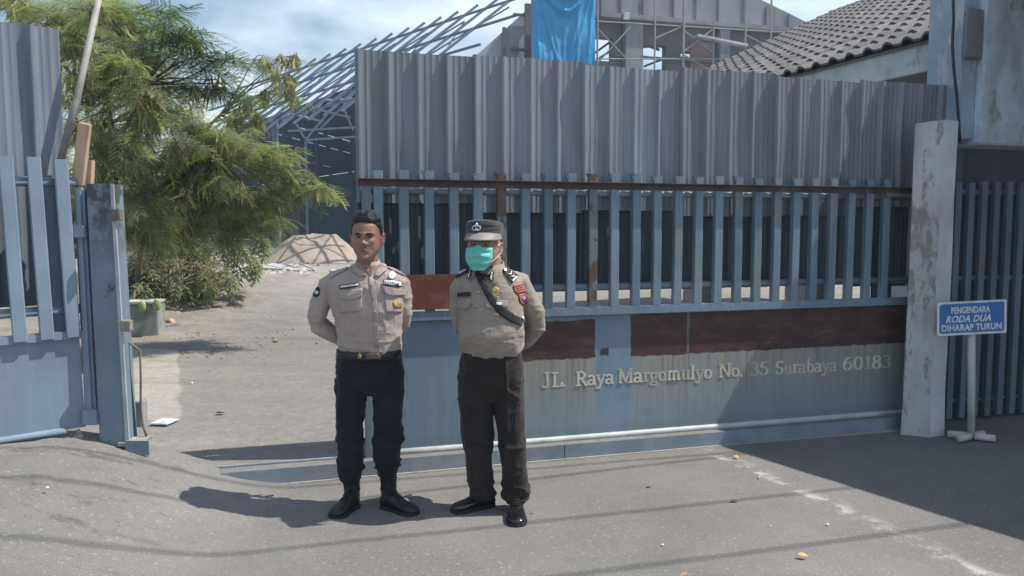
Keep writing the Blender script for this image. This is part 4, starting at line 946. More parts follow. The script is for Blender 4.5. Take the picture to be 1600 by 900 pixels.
A = cl([(190, 365, 8.0, 30), (240, 340, 8.3, 36), (300, 345, 8.8, 36), (225, 300, 7.9, 34), (280, 235, 8.3, 34), (345, 275, 8.8, 34), (170, 300, 7.6, 30), (110, 290, 7.4, 34), (120, 60, 7.4, 36), (150, 20, 7.4, 36), (195, 110, 7.3, 34), (120, 190, 7.2, 40), (150, 260, 7.3, 34), (205, 215, 7.4, 34), (225, 150, 7.4, 34), (25, 8, 8.6, 46), (75, 18, 8.4, 44), (130, 25, 8.6, 52), (175, 20, 8.9, 48), (150, 78, 8.2, 52), (205, 70, 9.0, 46), (235, 45, 9.3, 36), (130, 130, 7.9, 46), (185, 130, 8.4, 55), (245, 118, 9.0, 46),
        (160, 195, 8.0, 50), (215, 190, 8.6, 55), (272, 175, 9.2, 46), (318, 205, 9.0, 44), (185, 255, 8.2, 50), (245, 250, 8.8, 55), (305, 255, 9.2, 52), (365, 235, 9.0, 46), (410, 245, 9.2, 38), (452, 262, 9.3, 34),
        (488, 280, 9.4, 27), (505, 297, 9.4, 18), (200, 318, 8.2, 42), (262, 312, 8.8, 48), (325, 310, 9.2, 48), (385, 298, 9.4, 42), (435, 305, 9.5, 32), (215, 372, 8.5, 34), (280, 365, 9.2, 38), (345, 352, 9.6, 40), (400, 345, 9.7, 34), (432, 345, 9.8, 20), (60, 120, 9.6, 50), (60, 220, 9.6, 50), (20, 300, 9.6, 50), (90, 330, 9.4, 45)])
make_tree('feathery_tree', 'large feathery leaved tree with dry seed pods beside the driveway', 'tree', (-5.35, 8.7, .1), A, 230, feather, 1.15, M['leaf'], .085,
          [(-5.3, 8.8, 1.3), (-4.9, 8.5, 3.4), (-3.6, 9.2, 2.5), (-5.9, 8.7, 3.9), (-4.1, 8.9, 3.0)], pods=260)
B_ = cl([(255, 62, 7.6, 30), (300, 45, 7.8, 24), (318, 62, 7.7, 28), (340, 92, 7.8, 26), (290, 95, 7.6, 30), (262, 20, 7.6, 20), (325, 125, 7.8, 28), (365, 100, 8.0, 18), (290, 135, 7.7, 26), (355, 130, 8.0, 16)])
make_tree('dark_feathery_tree', 'darker tree with wide comb-like leaves against the sky, behind the larger feathery tree', 'tree', (-4.4, 7.75, .1), B_, 60, big, .95, M['leaf_dark'], .045,
          [(-4.3, 7.75, 1.6), (-3.6, 7.7, 3.0)], pods=6, pitch=(-.35, .25))
C_ = cl([(395, 95, 11, 24), (420, 110, 11, 30), (440, 90, 11.2, 20), (452, 118, 11.2, 24), (415, 140, 11, 24), (385, 165, 11, 22), (455, 145, 11.2, 14), (350, 185, 11, 24), (400, 185, 11, 18)])
make_tree('sparse_tree', 'thin sparse tree with hanging pod bunches before the bare roof frame', 'tree', (-6.4, 13.2, .2), C_, 75, feather, 1.1, M['leaf'], .06,
          [(-6.0, 12.6, 1.5), (-4.2, 11.2, 3.2)], pods=55, pitch=(-1.0, .1))
D_ = cl([(265, 385, 13.5, 34), (310, 395, 13.6, 36), (355, 395, 13.8, 34), (240, 415, 13.4, 26), (395, 375, 14.0, 24), (290, 425, 13.4, 22), (330, 420, 13.6, 22), (205, 400, 13.2, 26), (225, 350, 13.2, 30), (212, 432, 13.0, 20), (245, 443, 12.9, 22), (280, 440, 13.0, 22), (318, 437, 13.2, 20), (355, 425, 13.4, 20), (385, 410, 13.6, 18)])
make_tree('lance_leaved_shrub', 'paler shrub with hanging lance shaped leaves low under the feathery tree', 'shrub', (-6.2, 14.0, .35), D_, 80, lance, .95, M['leaf_shrub'], .028,
          [(-6.1, 13.9, .8), (-5.8, 13.7, 1.2)], pods=0, pitch=(-1.2, .0))
P = []
for _ in range(420):
    u_, v_ = rng.uniform(150, 330), rng.uniform(405, 452); q = at(u_, v_, rng.uniform(13, 14.6)); P.append(q)
P = np.array(P); V, Fc, T = place_leaves(lance, P, rng.uniform(0, 6.28, len(P)), rng.uniform(-.2, 1.2, len(P)), rng.normal(0, .5, len(P)), rng.uniform(.5, 1.1, len(P)))
tag(link('undergrowth', np_mesh('undergrowth', V, Fc, 3, T), M['weed']), kind='stuff')
# far wood behind the yard wall: one mass
P = np.stack([rng.uniform(-34, -13, 2600), rng.uniform(24, 33, 2600), rng.uniform(.3, 4.4, 2600)], -1)
P[:, 2] *= .75 + .25 * np.sin(P[:, 0] * .9)
V, Fc, T = place_leaves(lance, P, rng.uniform(0, 6.28, 2600), rng.uniform(-.8, .5, 2600), rng.normal(0, .5, 2600), np.full(2600, 3.2))
tag(link('far_wood', np_mesh('far_wood', V, Fc, 3, T), M['leaf']), kind='stuff')

# ================================================================ overhead cables crossing above the road (their shadows fall on it)
def shadow_cable(u0, v0, u1, v1, h, r_, label):
    off = np.array(TOSUN) * (h / TOSUN.z); a_, c_ = gnd(u0, v0) + off, gnd(u1, v1) + off; d = (c_ - a_)
    a2, c2 = a_ - d * 2.2, c_ + d * 2.2; pts = [a2 + (c2 - a2) * t + np.array([0, 0, -.25 * math.sin(math.pi * t) + .25]) for t in np.linspace(0, 1, 14)]
    tag(MB().tube(pts, r_, 6).build('overhead_cable', M['cable'], smooth=True), label, 'cable', 'cables over the road')
shadow_cable(640, 748, 1040, 716, 5.2, .010, 'overhead cable crossing the road closest to the gate')
shadow_cable(640, 770, 1060, 722, 5.4, .011, 'second overhead cable out from the gate')
shadow_cable(840, 816, 1310, 765, 5.8, .012, 'third overhead cable out from the gate')
shadow_cable(950, 892, 1480, 822, 6.0, .013, 'outermost overhead cable above the road')

# ================================================================ dry leaves and stones on the road
def dry(u, v, L_, rz, label, z=.012):
    p = gnd(u, v, z); b = MB(); n_ = 9; up = []; dn = []
    for i in range(n_):
        t = i / (n_ - 1); wd = L_ * .28 * math.sin(math.pi * (t * .92 + .04)) ; x = (t - .5) * L_
        up.append((x, wd, .25 * wd + .10 * L_ * (t - .3) ** 2 * 3)); dn.append((x, -wd, .9 * wd + .10 * L_ * (t - .3) ** 2 * 3))
    md = [((i / (n_ - 1) - .5) * L_, 0, .10 * L_ * (i / (n_ - 1) - .3) ** 2 * 3) for i in range(n_)]
    b.add(up + md + dn, [(i, i + 1, n_ + i + 1, n_ + i) for i in range(n_ - 1)] + [(n_ + i, n_ + i + 1, 2 * n_ + i + 1, 2 * n_ + i) for i in range(n_ - 1)])
    o = link('dry_leaf', b.mesh('dry_leaf', fix=False), M['dryleaf'], None, loc=tuple(p), rot=(0, 0, R(rz)), smooth=True)
    md_ = o.modifiers.new('thick', 'SOLIDIFY'); md_.thickness = .0015
    return tag(o, label, 'leaf', 'dry leaves on the ground')
dry(1015, 759, .042, 35, 'orange dry leaf standing up on the sunlit road between the men and the sign')
dry(1150, 715, .05, 120, 'pale curled dry leaf at the corner of the large shade')
dry(1148, 782, .055, 8, 'long tan dry leaf on the cable shadow below the cement spill')
dry(1186, 746, .035, 60, 'small dry leaf beside the start of the cement spill')
dry(1254, 869, .050, 170, 'yellow dry leaf on the open road left of the cement spill')
dry(1068, 899, .045, 40, 'dry leaf at the bottom edge of the road')
dry(345, 646, .085, -15, 'brown dry leaf on the yard slab inside the gateway', z=.113)
dry(832, 800, .028, 20, 'tiny pinkish dry leaf right of the polished shoe')
def pebble(u, v, r_, label, m='rubble', z=.004):
    p = gnd(u, v, z); b = MB(); stone(b, (0, 0, r_ * .4), r_, random.Random(int(u))); tag(b.build('pebble', M[m], None, loc=tuple(p)), label, 'pebble', 'pebbles on the ground')
for u, v, r_, lab, z in ((1035, 852, .011, 'white pebble alone on the open road', .004), (1293, 820, .012, 'white pebble left of the cement spill near the shade edge', .004), (950, 734, .010, 'dark pebble between the two cable shadows near the gate', .004),
                         (430, 534, .05, 'brown stone on the yard left of the guard', .11), (355, 541, .035, 'grey stone in the middle of the yard', .11), (300, 599, .02, 'white pebble on the leaf shadow in the yard', .11),
                         (1204, 822, .009, 'small white pebble beside the cement spill', .004), (128, 822, .012, 'white pebble on the asphalt mound', .12), (74, 763, .014, 'white pebble high on the asphalt mound', .3)):
    pebble(u, v, r_ * .65, lab, 'paper' if 'white' in lab else 'rubble', z)
# ================================================================ PEOPLE
skin = lambda nm, c: None
def mk_skin(name, col):
    m, n, l, p = nodes(name); v = coords(n, l)
    c = mix(n, l, 1, c4(col), ramp(n, l, noise(n, l, v, 18, 5), [(.3, .86), (.7, 1.12)]), 'MULTIPLY')
    l.new(c, p.inputs['Base Color']); p.inputs['Roughness'].default_value = .48; p.inputs['Specular IOR Level'].default_value = .4
    p.inputs['Subsurface Weight'].default_value = .08; p.inputs['Subsurface Radius'].default_value = (.01, .004, .002); p.inputs['Subsurface Scale'].default_value = .6
    bump(n, l, p, noise(n, l, v, 220, 3), .12, .002); return m
MP = dict(skin1=mk_skin('brown_skin', (.26, .15, .11)), skin2=mk_skin('tan_skin', (.31, .18, .13)),
    shirt1=mk_cloth('khaki_shirt', (.34, .28, .255)), shirt2=mk_cloth('brown_khaki_shirt', (.255, .218, .185)),
    black=mk_cloth('black_trousers', (.016, .017, .021), .9, .2, .05), brownblack=mk_cloth('brown_black_trousers', (.024, .0195, .0185), .85, .2, .08),
    boot=mat('black_boot_leather', (.014, .014, .016), .5, .3, 12, bmp=.3, bscale=120), shoe=mat('polished_shoe', (.012, .012, .013), .16, .2, 12, bmp=.05, spec=.7),
    sole=mat('rubber_sole', (.02, .02, .021), .85, .2, 12), hair=mat('black_hair', (.012, .010, .010), .55, .4, 60, bmp=.3, bscale=260, bdist=.006, stretch=(1, 1, .4)),
    dark=plain('dark_patch', (.016, .016, .022), .7), belt=plain('black_belt', (.012, .012, .013), .4), eye=plain('eye_white', (.15, .125, .11), .35), iris=plain('dark_iris', (.012, .009, .008), .2),
    brow=plain('eyebrow_hair', (.025, .018, .015), .8), lip=plain('lip', (.22, .105, .085), .45), cap=mk_cloth('dark_grey_cap_cloth', (.052, .052, .056), .85),
    visor=mat('cap_visor', (.20, .18, .17), .6, .15, 10, bmp=.1), mask=mk_cloth('teal_mask_cloth', (.14, .51, .43), .6, .06, .0), white=plain('white_cloth', (.62, .61, .60), .7),
    red=plain('red_embroidery', (.42, .085, .075), .75), bluep=plain('blue_emblem', (.10, .25, .55), .6), yellow=plain('yellow_emblem', (.40, .27, .09), .6), button=plain('shirt_button', (.28, .22, .17), .4), strap=mk_cloth('black_strap', (.014, .014, .016), .7))

def smoothmesh(b, name, voxel, it=4, fac=.5):
    me = b.mesh(name); ob = bpy.data.objects.new('t', me); COL.objects.link(ob)
    m = ob.modifiers.new('r', 'REMESH'); m.mode = 'VOXEL'; m.voxel_size = voxel; m.use_smooth_shade = True
    if it: s_ = ob.modifiers.new('s', 'SMOOTH'); s_.factor = fac; s_.iterations = it
    bpy.context.view_layer.update()
    out = bpy.data.meshes.new_from_object(ob.evaluated_get(bpy.context.evaluated_depsgraph_get())); out.name = name
    bpy.data.objects.remove(ob); return out
def getv(me): a = np.empty(len(me.vertices) * 3, np.float32); me.vertices.foreach_get('co', a); return a.reshape(-1, 3).astype(float)
def getn(me): a = np.empty(len(me.vertices) * 3, np.float32); me.vertices.foreach_get('normal', a); return a.reshape(-1, 3).astype(float)
def setv(me, a): me.vertices.foreach_set('co', np.asarray(a, np.float32).ravel()); me.update()
def ellring(cx, cy, z, rx, ry, n=32, p=2.3, ryb=None, rot=0):
    o = []
    for j in range(n):
        a = 2 * math.pi * j / n; c, s = math.cos(a), math.sin(a); ry_ = ry if s < 0 or ryb is None else ryb
        x = rx * math.copysign(abs(c) ** (2 / p), c); y = ry_ * math.copysign(abs(s) ** (2 / p), s)
        o.append((cx + x * math.cos(rot) - y * math.sin(rot), cy + x * math.sin(rot) + y * math.cos(rot), z))
    return o
def ridge(P, freq, seed): return (1 - np.minimum(1, np.abs(vnoise(P * np.array(freq) + seed)) * 1.5)) ** 3 * 1.6 - .45

class Man:
    """figure frame: world points from the place where each joint stands; the figure stands at depth Y"""
    def __init__(s, Y): s.Y = Y
    def p(s, u, v, dy=0.): return at(u, v, s.Y + dy)
    def ring(s, uL, uR, v, dy, ry, ryb=None, n=32, pw=2.3, rot=0):
        a, c = s.p(uL, v, dy), s.p(uR, v, dy); return ellring((a[0] + c[0]) / 2, a[1], a[2], (c[0] - a[0]) / 2, ry, n, pw, ryb, rot)
def closed(rings):                          # tapered end caps so the solid is watertight
    def sc(r, k, dz): c = np.mean(np.array(r), 0); return [tuple(c + (np.array(q) - c) * k + np.array([0, 0, dz])) for q in r]
    return rings

def head_mesh(b, c, yaw, pitch, roll, H=.236, wid=.078, nose=1., full=1.):
    """c = chin-level axis point; builds head with face towards -y; returns transform"""
    zt_ = [0, .03, .06, .1, .15, .25, .35, .45, .55, .65, .75, .85, .93, .975, 1.0]
    wt = [.20, .34, .47, .58, .69, .83, .92, .98, 1.0, 1.0, .97, .86, .63, .40, .12]
    ft = [.062, .080, .087, .089, .089, .088, .089, .090, .092, .093, .089, .074, .050, .03, .01]
    bt_ = [-.02, .0, .015, .03, .045, .066, .082, .092, .1, .102, .097, .082, .058, .036, .01]
    n_, m_ = 110, 84; zs_ = np.linspace(0, 1, m_); rg = []
    for z in zs_:
        w_, f_, b_ = (np.interp(z, zt_, t) for t in (wt, ft, bt_)); w_ *= wid * (1 + (full - 1) * math.exp(-((z - .25) / .2) ** 2)); r_ = []
        for j in range(n_):
            a = 2 * math.pi * j / n_; cx, sx = math.cos(a), math.sin(a); pw = 2.08
            x = w_ * math.copysign(abs(cx) ** (2 / pw), cx); mid = (b_ - f_) / 2; hal = (b_ + f_) / 2
            y = mid + hal * math.copysign(abs(sx) ** (2 / pw), sx); r_.append([x, y, z * H])
        rg.append(r_)
    A_ = np.array(rg); x, y, z = A_[..., 0], A_[..., 1], A_[..., 2] / H
    head_mesh.base = A_.copy(); fr_ = (y < 0) * np.clip(-y / .06, 0, 1)
    g = lambda cx, cz, sx, sz: np.exp(-((x - cx) / sx) ** 2 - ((z - cz) / sz) ** 2)
    d = .010 * nose * g(0, .50, .010, .075) + .020 * nose * g(0, .395, .0125, .045) + .008 * nose * (g(.0135, .365, .008, .022) + g(-.0135, .365, .008, .022)) - .006 * g(0, .325, .02, .012)
    d += -.0135 * (g(.031, .515, .016, .035) + g(-.031, .515, .016, .035)) + .0065 * (g(.030, .585, .024, .022) + g(-.030, .585, .024, .022)) + .003 * g(0, .59, .02, .03)
    d += .004 * (g(.031, .512, .011, .016) + g(-.031, .512, .011, .016))
    d += .0065 * g(0, .262, .020, .022) + .006 * g(0, .215, .017, .020) - .0065 * g(0, .238, .022, .007) - .004 * g(0, .165, .02, .022) + .006 * g(0, .08, .02, .05)
    d += .005 * (g(.047, .42, .02, .05) + g(-.047, .42, .02, .05)) - .004 * (g(.036, .25, .012, .06) + g(-.036, .25, .012, .06))
    A_[..., 1] -= d * fr_
    T = Matrix.Translation(Vector(c)) @ Matrix.Rotation(yaw, 4, 'Z') @ Matrix.Rotation(pitch, 4, 'X') @ Matrix.Rotation(roll, 4, 'Y')
    Tn = np.array(T); tf = lambda P: np.asarray(P) @ Tn[:3, :3].T + Tn[:3, 3]
    b.rings([[tuple(q) for q in tf(r_)] for r_ in A_])
    for sg in (-1, 1):                       # ears: curled rim and lobe
        pts = [np.array([sg * (wid * .97 + .004 + .012 * math.sin(math.pi * t)), .010 + .016 * math.cos(a), H * .455 + .032 * math.sin(a)]) for t, a in ((i / 9, R(-75 + 250 * i / 9) if True else 0) for i in range(10))]
        b.tube(tf(pts), [.0055, .006, .006, .0055, .0055, .0055, .0055, .0055, .0055, .004], 8)
        b.rings([[tuple(q) for q in tf([(sg * (wid * .9 + k * .012), .012 + .013 * s_ * math.cos(2 * math.pi * j / 10), H * .455 + .026 * s_ * math.sin(2 * math.pi * j / 10)) for j in range(10)])] for k, s_ in ((0, .9), (1, 1), (1.3, .6))])
    return tf
def hand(b, wrist, dirv, palm_n, sc=1.0, curl=.6, thumb=1):
    """palm, five unequal bent fingers; fingers along dirv, bending towards palm_n"""
    d = np.array(dirv, float); d /= np.linalg.norm(d); n_ = np.array(palm_n, float); n_ -= d * np.dot(n_, d); n_ /= np.linalg.norm(n_); s_ = np.cross(d, n_)
    w = np.array(wrist, float)
    rg = []
    for t, hw, th in ((-.02, .026, .020), (.02, .032, .017), (.055, .040, .015), (.088, .041, .012)):
        c = w + d * t * sc; rg.append([tuple(c + (s_ * hw * math.cos(a) + n_ * th * math.sin(a)) * sc) for a in np.linspace(0, 2 * math.pi, 14, endpoint=False)])
    b.rings(rg)
    for k, L_ in enumerate((.070, .080, .074, .058)):
        p = w + d * .08 * sc + s_ * (-.030 + .020 * k) * sc; pts = [p]; a = 0
        for q, f in enumerate((.45, .32, .23)):
            a += curl * (.6 + .25 * q); p = p + (d * math.cos(a) + n_ * math.sin(a)) * L_ * f * sc; pts.append(p)
        b.tube(pts, [.0088 * sc, .0086 * sc, .0078 * sc, .0062 * sc], 8)
    p = w + d * .025 * sc - s_ * .030 * thumb * sc
    b.tube([p, p + (d * .022 - s_ * .020 * thumb + n_ * .008) * sc, p + (d * .05 - s_ * .026 * thumb + n_ * .022) * sc, p + (d * .068 - s_ * .018 * thumb + n_ * .034) * sc], [.0125 * sc, .011 * sc, .0095 * sc, .007 * sc], 8)

def footwear(name, heel, toe, ankle, M_, Ms, parent, origin, L_=.285, W_=.052, boot=True, shaft_top=None):
    """heel, toe: ground points; ankle: centre of the ankle"""
    h, t = np.array(heel, float), np.array(toe, float); d = t - h; d[2] = 0; L_ = np.linalg.norm(d); d /= L_; s_ = np.array([-d[1], d[0], 0]); up = np.array([0, 0, 1.])
    b = MB(); rg = []
    prof = [(0, .022, .052), (.03, .034, .075), (.10, .037, .088), (.22, .036, .100), (.36, .037, .098), (.50, .041, .080), (.64, .047, .064), (.78, .049, .055), (.90, .042, .048), (.97, .028, .040), (1.0, .012, .030)]
    for f, w_, hh in prof:
        c = h + d * L_ * f; z0 = .018; ring = []
        for a in np.linspace(0, 2 * math.pi, 20, endpoint=False):
            ca, sa = math.cos(a), math.sin(a); x = w_ * W_ / .049 * math.copysign(abs(ca) ** .8, ca); z = z0 + (hh - z0) * (.5 + .5 * math.copysign(abs(sa) ** .75, sa)); ring.append(tuple(c + s_ * x * (1 - .25 * max(0, sa)) + up * z))
        rg.append(ring)
    b.rings(rg)
    an = np.array(ankle, float); st = np.array(shaft_top, float) if shaft_top is not None else an + up * .06
    lo = h + d * L_ * .22 + up * .05
    b.tube([lo, (lo + an) / 2 + up * .005, an, st], [.046, .047, .046, .050], 18)
    me = smoothmesh(b, name, .0055, 5)
    V = getv(me); Nn = getn(me)
    if boot: V += Nn * (.0022 * ridge(V, (30, 30, 16), 2) * (V[:, 2] > .045))[:, None]
    else: V += Nn * (.0012 * ridge(V, (40, 40, 40), 2) * (V[:, 2] > .06))[:, None]
    setv(me, V - origin); o = link(name, me, M_, parent, smooth=True)
    b = MB(); out = []
    for f, w_ in ((0, .0), (.005, .020), (.04, .036), (.12, .040), (.3, .037), (.45, .039), (.62, .050), (.78, .053), (.9, .046), (.97, .030), (1.005, .0)): out.append((f, w_ * W_ / .049))
    pl = [h + d * L_ * f + s_ * w_ for f, w_ in out] + [h + d * L_ * f - s_ * w_ for f, w_ in out[-2:0:-1]]
    b.rings([[tuple(q + up * z) for q in pl] for z in (.0, .021)]); so_ = b.build('sole', Ms, o, origin=origin)
    lc = MB()
    for k in range(5):
        f = .33 + .055 * k; z = float(np.interp(f, [q[0] for q in prof], [q[2] for q in prof])) + .004; c = h + d * L_ * f + up * z; lc.tube([c - s_ * .020, c + up * .004, c + s_ * .020], .0026, 5)
    lc.build('laces', Ms, o, origin=origin); return o

def cast(bvh, u, v):
    d = ray(u, v); d = d / np.linalg.norm(d); hit = bvh.ray_cast(Vector(EYE), Vector(d)); return hit
def px_patch(name, poly, bvh, m, parent, origin, lift=.003, rings=6, dens=4, th=.002):
    """cloth piece cut to an outline, laid on the garment where that outline falls"""
    P = [];
    for i in range(len(poly)):
        a, c = np.array(poly[i], float), np.array(poly[(i + 1) % len(poly)], float)
        for k in range(dens): P.append(a + (c - a) * k / dens)
    P = np.array(P); cen = P.mean(0); vs = []; n_ = len(P)
    def pt(q, fall):
        hit = cast(bvh, *q)
        if hit[0] is None: return fall
        nn = hit[1]; tov = Vector(EYE) - hit[0]; nn = nn if nn.dot(tov) > 0 else -nn
        return np.array(hit[0] + nn * lift)
    c0 = pt(cen, None)
    if c0 is None: return None
    vs.append(c0); prev = [c0] * n_
    for r_ in range(1, rings + 1):
        prev = [pt(cen + (q - cen) * r_ / rings, prev[i]) for i, q in enumerate(P)]; vs += prev
    fs_ = [(0, 1 + i, 1 + (i + 1) % n_) for i in range(n_)]
    for r_ in range(rings - 1):
        for i in range(n_):
            a = 1 + r_ * n_ + i; c = 1 + r_ * n_ + (i + 1) % n_; fs_.append((a, c, c + n_, a + n_))
    k = len(vs); vs2 = [q + (q - EYE) / np.linalg.norm(q - EYE) * th for q in vs[-n_:]]
    fs_ += [(1 + (rings - 1) * n_ + i, 1 + (rings - 1) * n_ + (i + 1) % n_, k + (i + 1) % n_, k + i) for i in range(n_)]
    b = MB().add(vs + vs2, fs_); me = b.mesh(name, origin, fix=False); bm = bmesh.new(); bm.from_mesh(me); bmesh.ops.recalc_face_normals(bm, faces=bm.faces)
    f0 = bm.faces[:][0]; 
    if f0.normal.dot(Vector(EYE - c0)) < 0: bmesh.ops.reverse_faces(bm, faces=bm.faces)
    bm.to_mesh(me); bm.free(); return link(name, me, m, parent, smooth=True)
def px_ribbon(name, path, widths, bvh, m, parent, origin, lift=.004, sub=6):
    Q = []; W_ = []
    for i in range(len(path) - 1):
        for k in range(sub): t = k / sub; Q.append(np.array(path[i]) * (1 - t) + np.array(path[i + 1]) * t); W_.append(widths[i] * (1 - t) + widths[i + 1] * t)
    Q.append(np.array(path[-1], float)); W_.append(widths[-1]); rows = []; last = None
    for i, q in enumerate(Q):
        t = Q[min(i + 1, len(Q) - 1)] - Q[max(i - 1, 0)]; t = t / np.linalg.norm(t); nn = np.array([-t[1], t[0]]); row = []
        for f in (-.5, -.25, 0, .25, .5):
            h = cast(bvh, *(q + nn * W_[i] * f))
            if h[0] is None: row.append(None); continue
            nv = h[1] if h[1].dot(Vector(EYE) - h[0]) > 0 else -h[1]; row.append(np.array(h[0] + nv * lift))
        if any(r_ is None for r_ in row): continue
        rows.append(row)
    vs = [p for r_ in rows for p in r_]; fs_ = [(i * 5 + j, i * 5 + j + 1, (i + 1) * 5 + j + 1, (i + 1) * 5 + j) for i in range(len(rows) - 1) for j in range(4)]
    o = link(name, MB().add(vs, fs_).mesh(name, origin, fix=False), m, parent, smooth=True); md = o.modifiers.new('thick', 'SOLIDIFY'); md.thickness = .004; md.offset = 0; return o
def px_text(name, s, cu, cv, wpx, hpx, ang, bvh, m, parent, origin, lift=.006):
    me = text_mesh(s, 1., .02, 0, 0); V = getv(me); lo, hi = V.min(0), V.max(0); c = (lo + hi) / 2
    X = (V[:, 0] - c[0]) / (hi[0] - lo[0]) * wpx; Y = -(V[:, 1] - c[1]) / (hi[1] - lo[1]) * hpx; ca, sa = math.cos(R(ang)), math.sin(R(ang)); out = []
    for x, y in zip(X, Y):
        h = cast(bvh, cu + x * ca - y * sa, cv + x * sa + y * ca)
        if h[0] is None: out.append(np.array(at(cu, cv, 4.2))); continue
        d = (EYE - np.array(h[0])); d /= np.linalg.norm(d); out.append(np.array(h[0]) + d * lift)
    setv(me, np.array(out) - origin); me.materials.clear(); return link(name, me, m, parent)
def bvh_of(me, origin):
    V = getv(me) + origin; return BVHTree.FromPolygons([tuple(q) for q in V], [tuple(p.vertices) for p in me.polygons])
def ptext_disc(cu, cv, r, n=12, ax=1.): return [(cu + r * math.cos(2 * math.pi * k / n), cv + ax * r * math.sin(2 * math.pi * k / n)) for k in range(n)]

# ---------------------------------------------------------------- guard without a cap
def build_guard():
    m = Man(4.25); p, ring = m.p, m.ring; org = np.array([*p(577, 800)[:2], 0.])
    toL, heL = gnd(520, 812), gnd(556, 791); toR, heR = gnd(652, 806), gnd(598, 792)
    # body: one continuous skin surface
    b = MB(); tf = head_mesh(b, p(574, 407, -.01), R(0), R(2), 0, H=.258, wid=.080, full=1.10, nose=1.3)
    b.tube([p(576, 430, .05), p(575, 412, .045), p(574, 394, .04)], [.062, .057, .058], 20)
    b.rings([ring(535, 612, 425, .06, .06), ring(520, 626, 440, .06, .075), ring(532, 618, 490, .05, .09), ring(536, 616, 540, .05, .09), ring(534, 620, 580, .05, .09), ring(540, 615, 608, .05, .07)])
    b.tube([p(520, 442, .06), p(497, 496, .08), p(538, 532, .168)], [.04, .036, .026], 12); b.tube([p(624, 440, .06), p(630, 500, .085), p(592, 536, .175)], [.04, .036, .026], 12)
    b.tube([p(552, 600, .05), p(549, 690, .05), p(550, 765, .08)], [.06, .045, .035], 12); b.tube([p(604, 600, .05), p(607, 690, .05), p(607, 765, .09)], [.06, .045, .035], 12)
    hand(b, p(541, 534, .172), (.9, .25, -.15), (0, 1, .1), .95, .5, -1); hand(b, p(590, 537, .182), (-.9, .15, -.2), (0, -1, 0), .95, .5, 1)
    me = smoothmesh(b, 'person', .0042, 2, .4); setv(me, getv(me) - org)
    root = link('person', me, MP['skin1'], None, loc=tuple(org), smooth=True)
    tag(root, 'bareheaded guard in khaki shirt and black trousers with hands behind his back', 'person')
    def face_piece(name, pts, r_, mm, par=root, n=8): return MB().tube(tf(pts), r_, n).build(name, mm, par, origin=org, smooth=True)
    H = .258
    def fy(x, z):                              # front surface of the face at (x,z)
        o_ = tf([[x, -.25, z * H]])[0]; d_ = tf([[x, .1, z * H]])[0] - o_; h = hb.ray_cast(Vector(o_), Vector(d_ / np.linalg.norm(d_))); q = np.linalg.norm(np.array(h[0]) - o_); return -.25 + q
    hb = bvh_of(me, org)
    for sg in (-1, 1):
        face_piece('eyebrow', [(sg * x, fy(sg * x, z) - .001, z * H) for x, z in ((.012, .572), (.024, .588), (.038, .587), (.050, .568))], [.0036, .0062, .0054, .0024], MP['brow'])
        e = MB().ball((0, 0, 0), (.0145, .007, .0055), 12, 8); yv = fy(sg * .031, .515) + .0032
        e.v = [tuple(q) for q in tf([(x + sg * .031, y + yv, z + .513 * H) for x, y, z in e.v])]; eo = e.build('eye', MP['eye'], root, origin=org, smooth=True)
        e = MB().ball((0, 0, 0), (.0048, .003, .0046), 10, 6); e.v = [tuple(q) for q in tf([(x + sg * .030, y + yv - .0055, z + .513 * H) for x, y, z in e.v])]; e.build('iris', MP['iris'], eo, origin=org, smooth=True)
        face_piece('eyelid', [(sg * x, fy(sg * x, z) - .0005, z * H) for x, z in ((.018, .520), (.031, .533), (.044, .522))], [.0016, .0026, .0016], MP['brow'])
    for nm, z, rr_ in (('upper_lip', .252, .0038), ('lower_lip', .222, .0042)):
        face_piece(nm, [(x, fy(x, z + .0 * abs(x)) - .0002, (z - abs(x) * .25) * H) for x in (-.022, -.011, 0, .011, .022)], [.0012, rr_, rr_ * .9, rr_, .0012], MP['lip'])
    face_piece('moustache', [(x, fy(x, .295) - .0002, (.295 - abs(x) * .9) * H) for x in (-.024, -.012, 0, .012, .024)], [.0010, .0024, .0016, .0024, .0010], MP['brow'])
    # hair: longer on top, clipped at the sides, grown out from the skull surface
    A0 = head_mesh.base; x, y, z = A0[..., 0], A0[..., 1], A0[..., 2] / H; c0 = np.array([0, .006, .60 * H]); nv = A0 - c0; nv /= np.linalg.norm(nv, axis=-1, keepdims=True)
    fr_ = 1 / (1 + np.exp((y + .030) / .009)); line = fr_ * (.815 - .05 * np.clip((np.abs(x) - .035) / .03, 0, 1)) + (1 - fr_) * np.where(y < .02, .50, .30)
    q3 = (A0 * np.array([55, 55, 40])).reshape(-1, 3); nz = vnoise(q3).reshape(x.shape); nz2 = vnoise(q3 * 2.6).reshape(x.shape)
    up = np.clip((z - line + .012 * nz) / .09, -1, 1); top = np.clip((z - .80) / .15, 0, 1)
    t = np.where(up > 0, .0055 * np.clip(up * 4, 0, 1) + top * (.016 + .010 * np.exp(-((y + .05) / .04) ** 2)) * np.clip(up * 1.6, 0, 1) + (.0015 + .004 * top) * nz + .002 * nz2, -.012)
    b = MB(); b.rings([[tuple(q) for q in tf(r_)] for r_ in A0 + nv * t[..., None]]); link('hair', b.mesh('hair', org), MP['hair'], root, smooth=True)
    # shirt
    b = MB()
    b.rings([ring(552, 596, 413, .045, .060), ring(545, 604, 417, .05, .075), ring(524, 621, 423, .05, .09), ring(512, 630, 432, .05, .105), ring(510, 632, 446, .045, .118), ring(513, 630, 465, .035, .118), ring(519, 629, 485, .03, .12), ring(525, 628, 507, .035, .118), ring(528, 626, 530, .04, .117), ring(529, 625, 545, .04, .117), ring(528, 625, 553, .04, .117)])
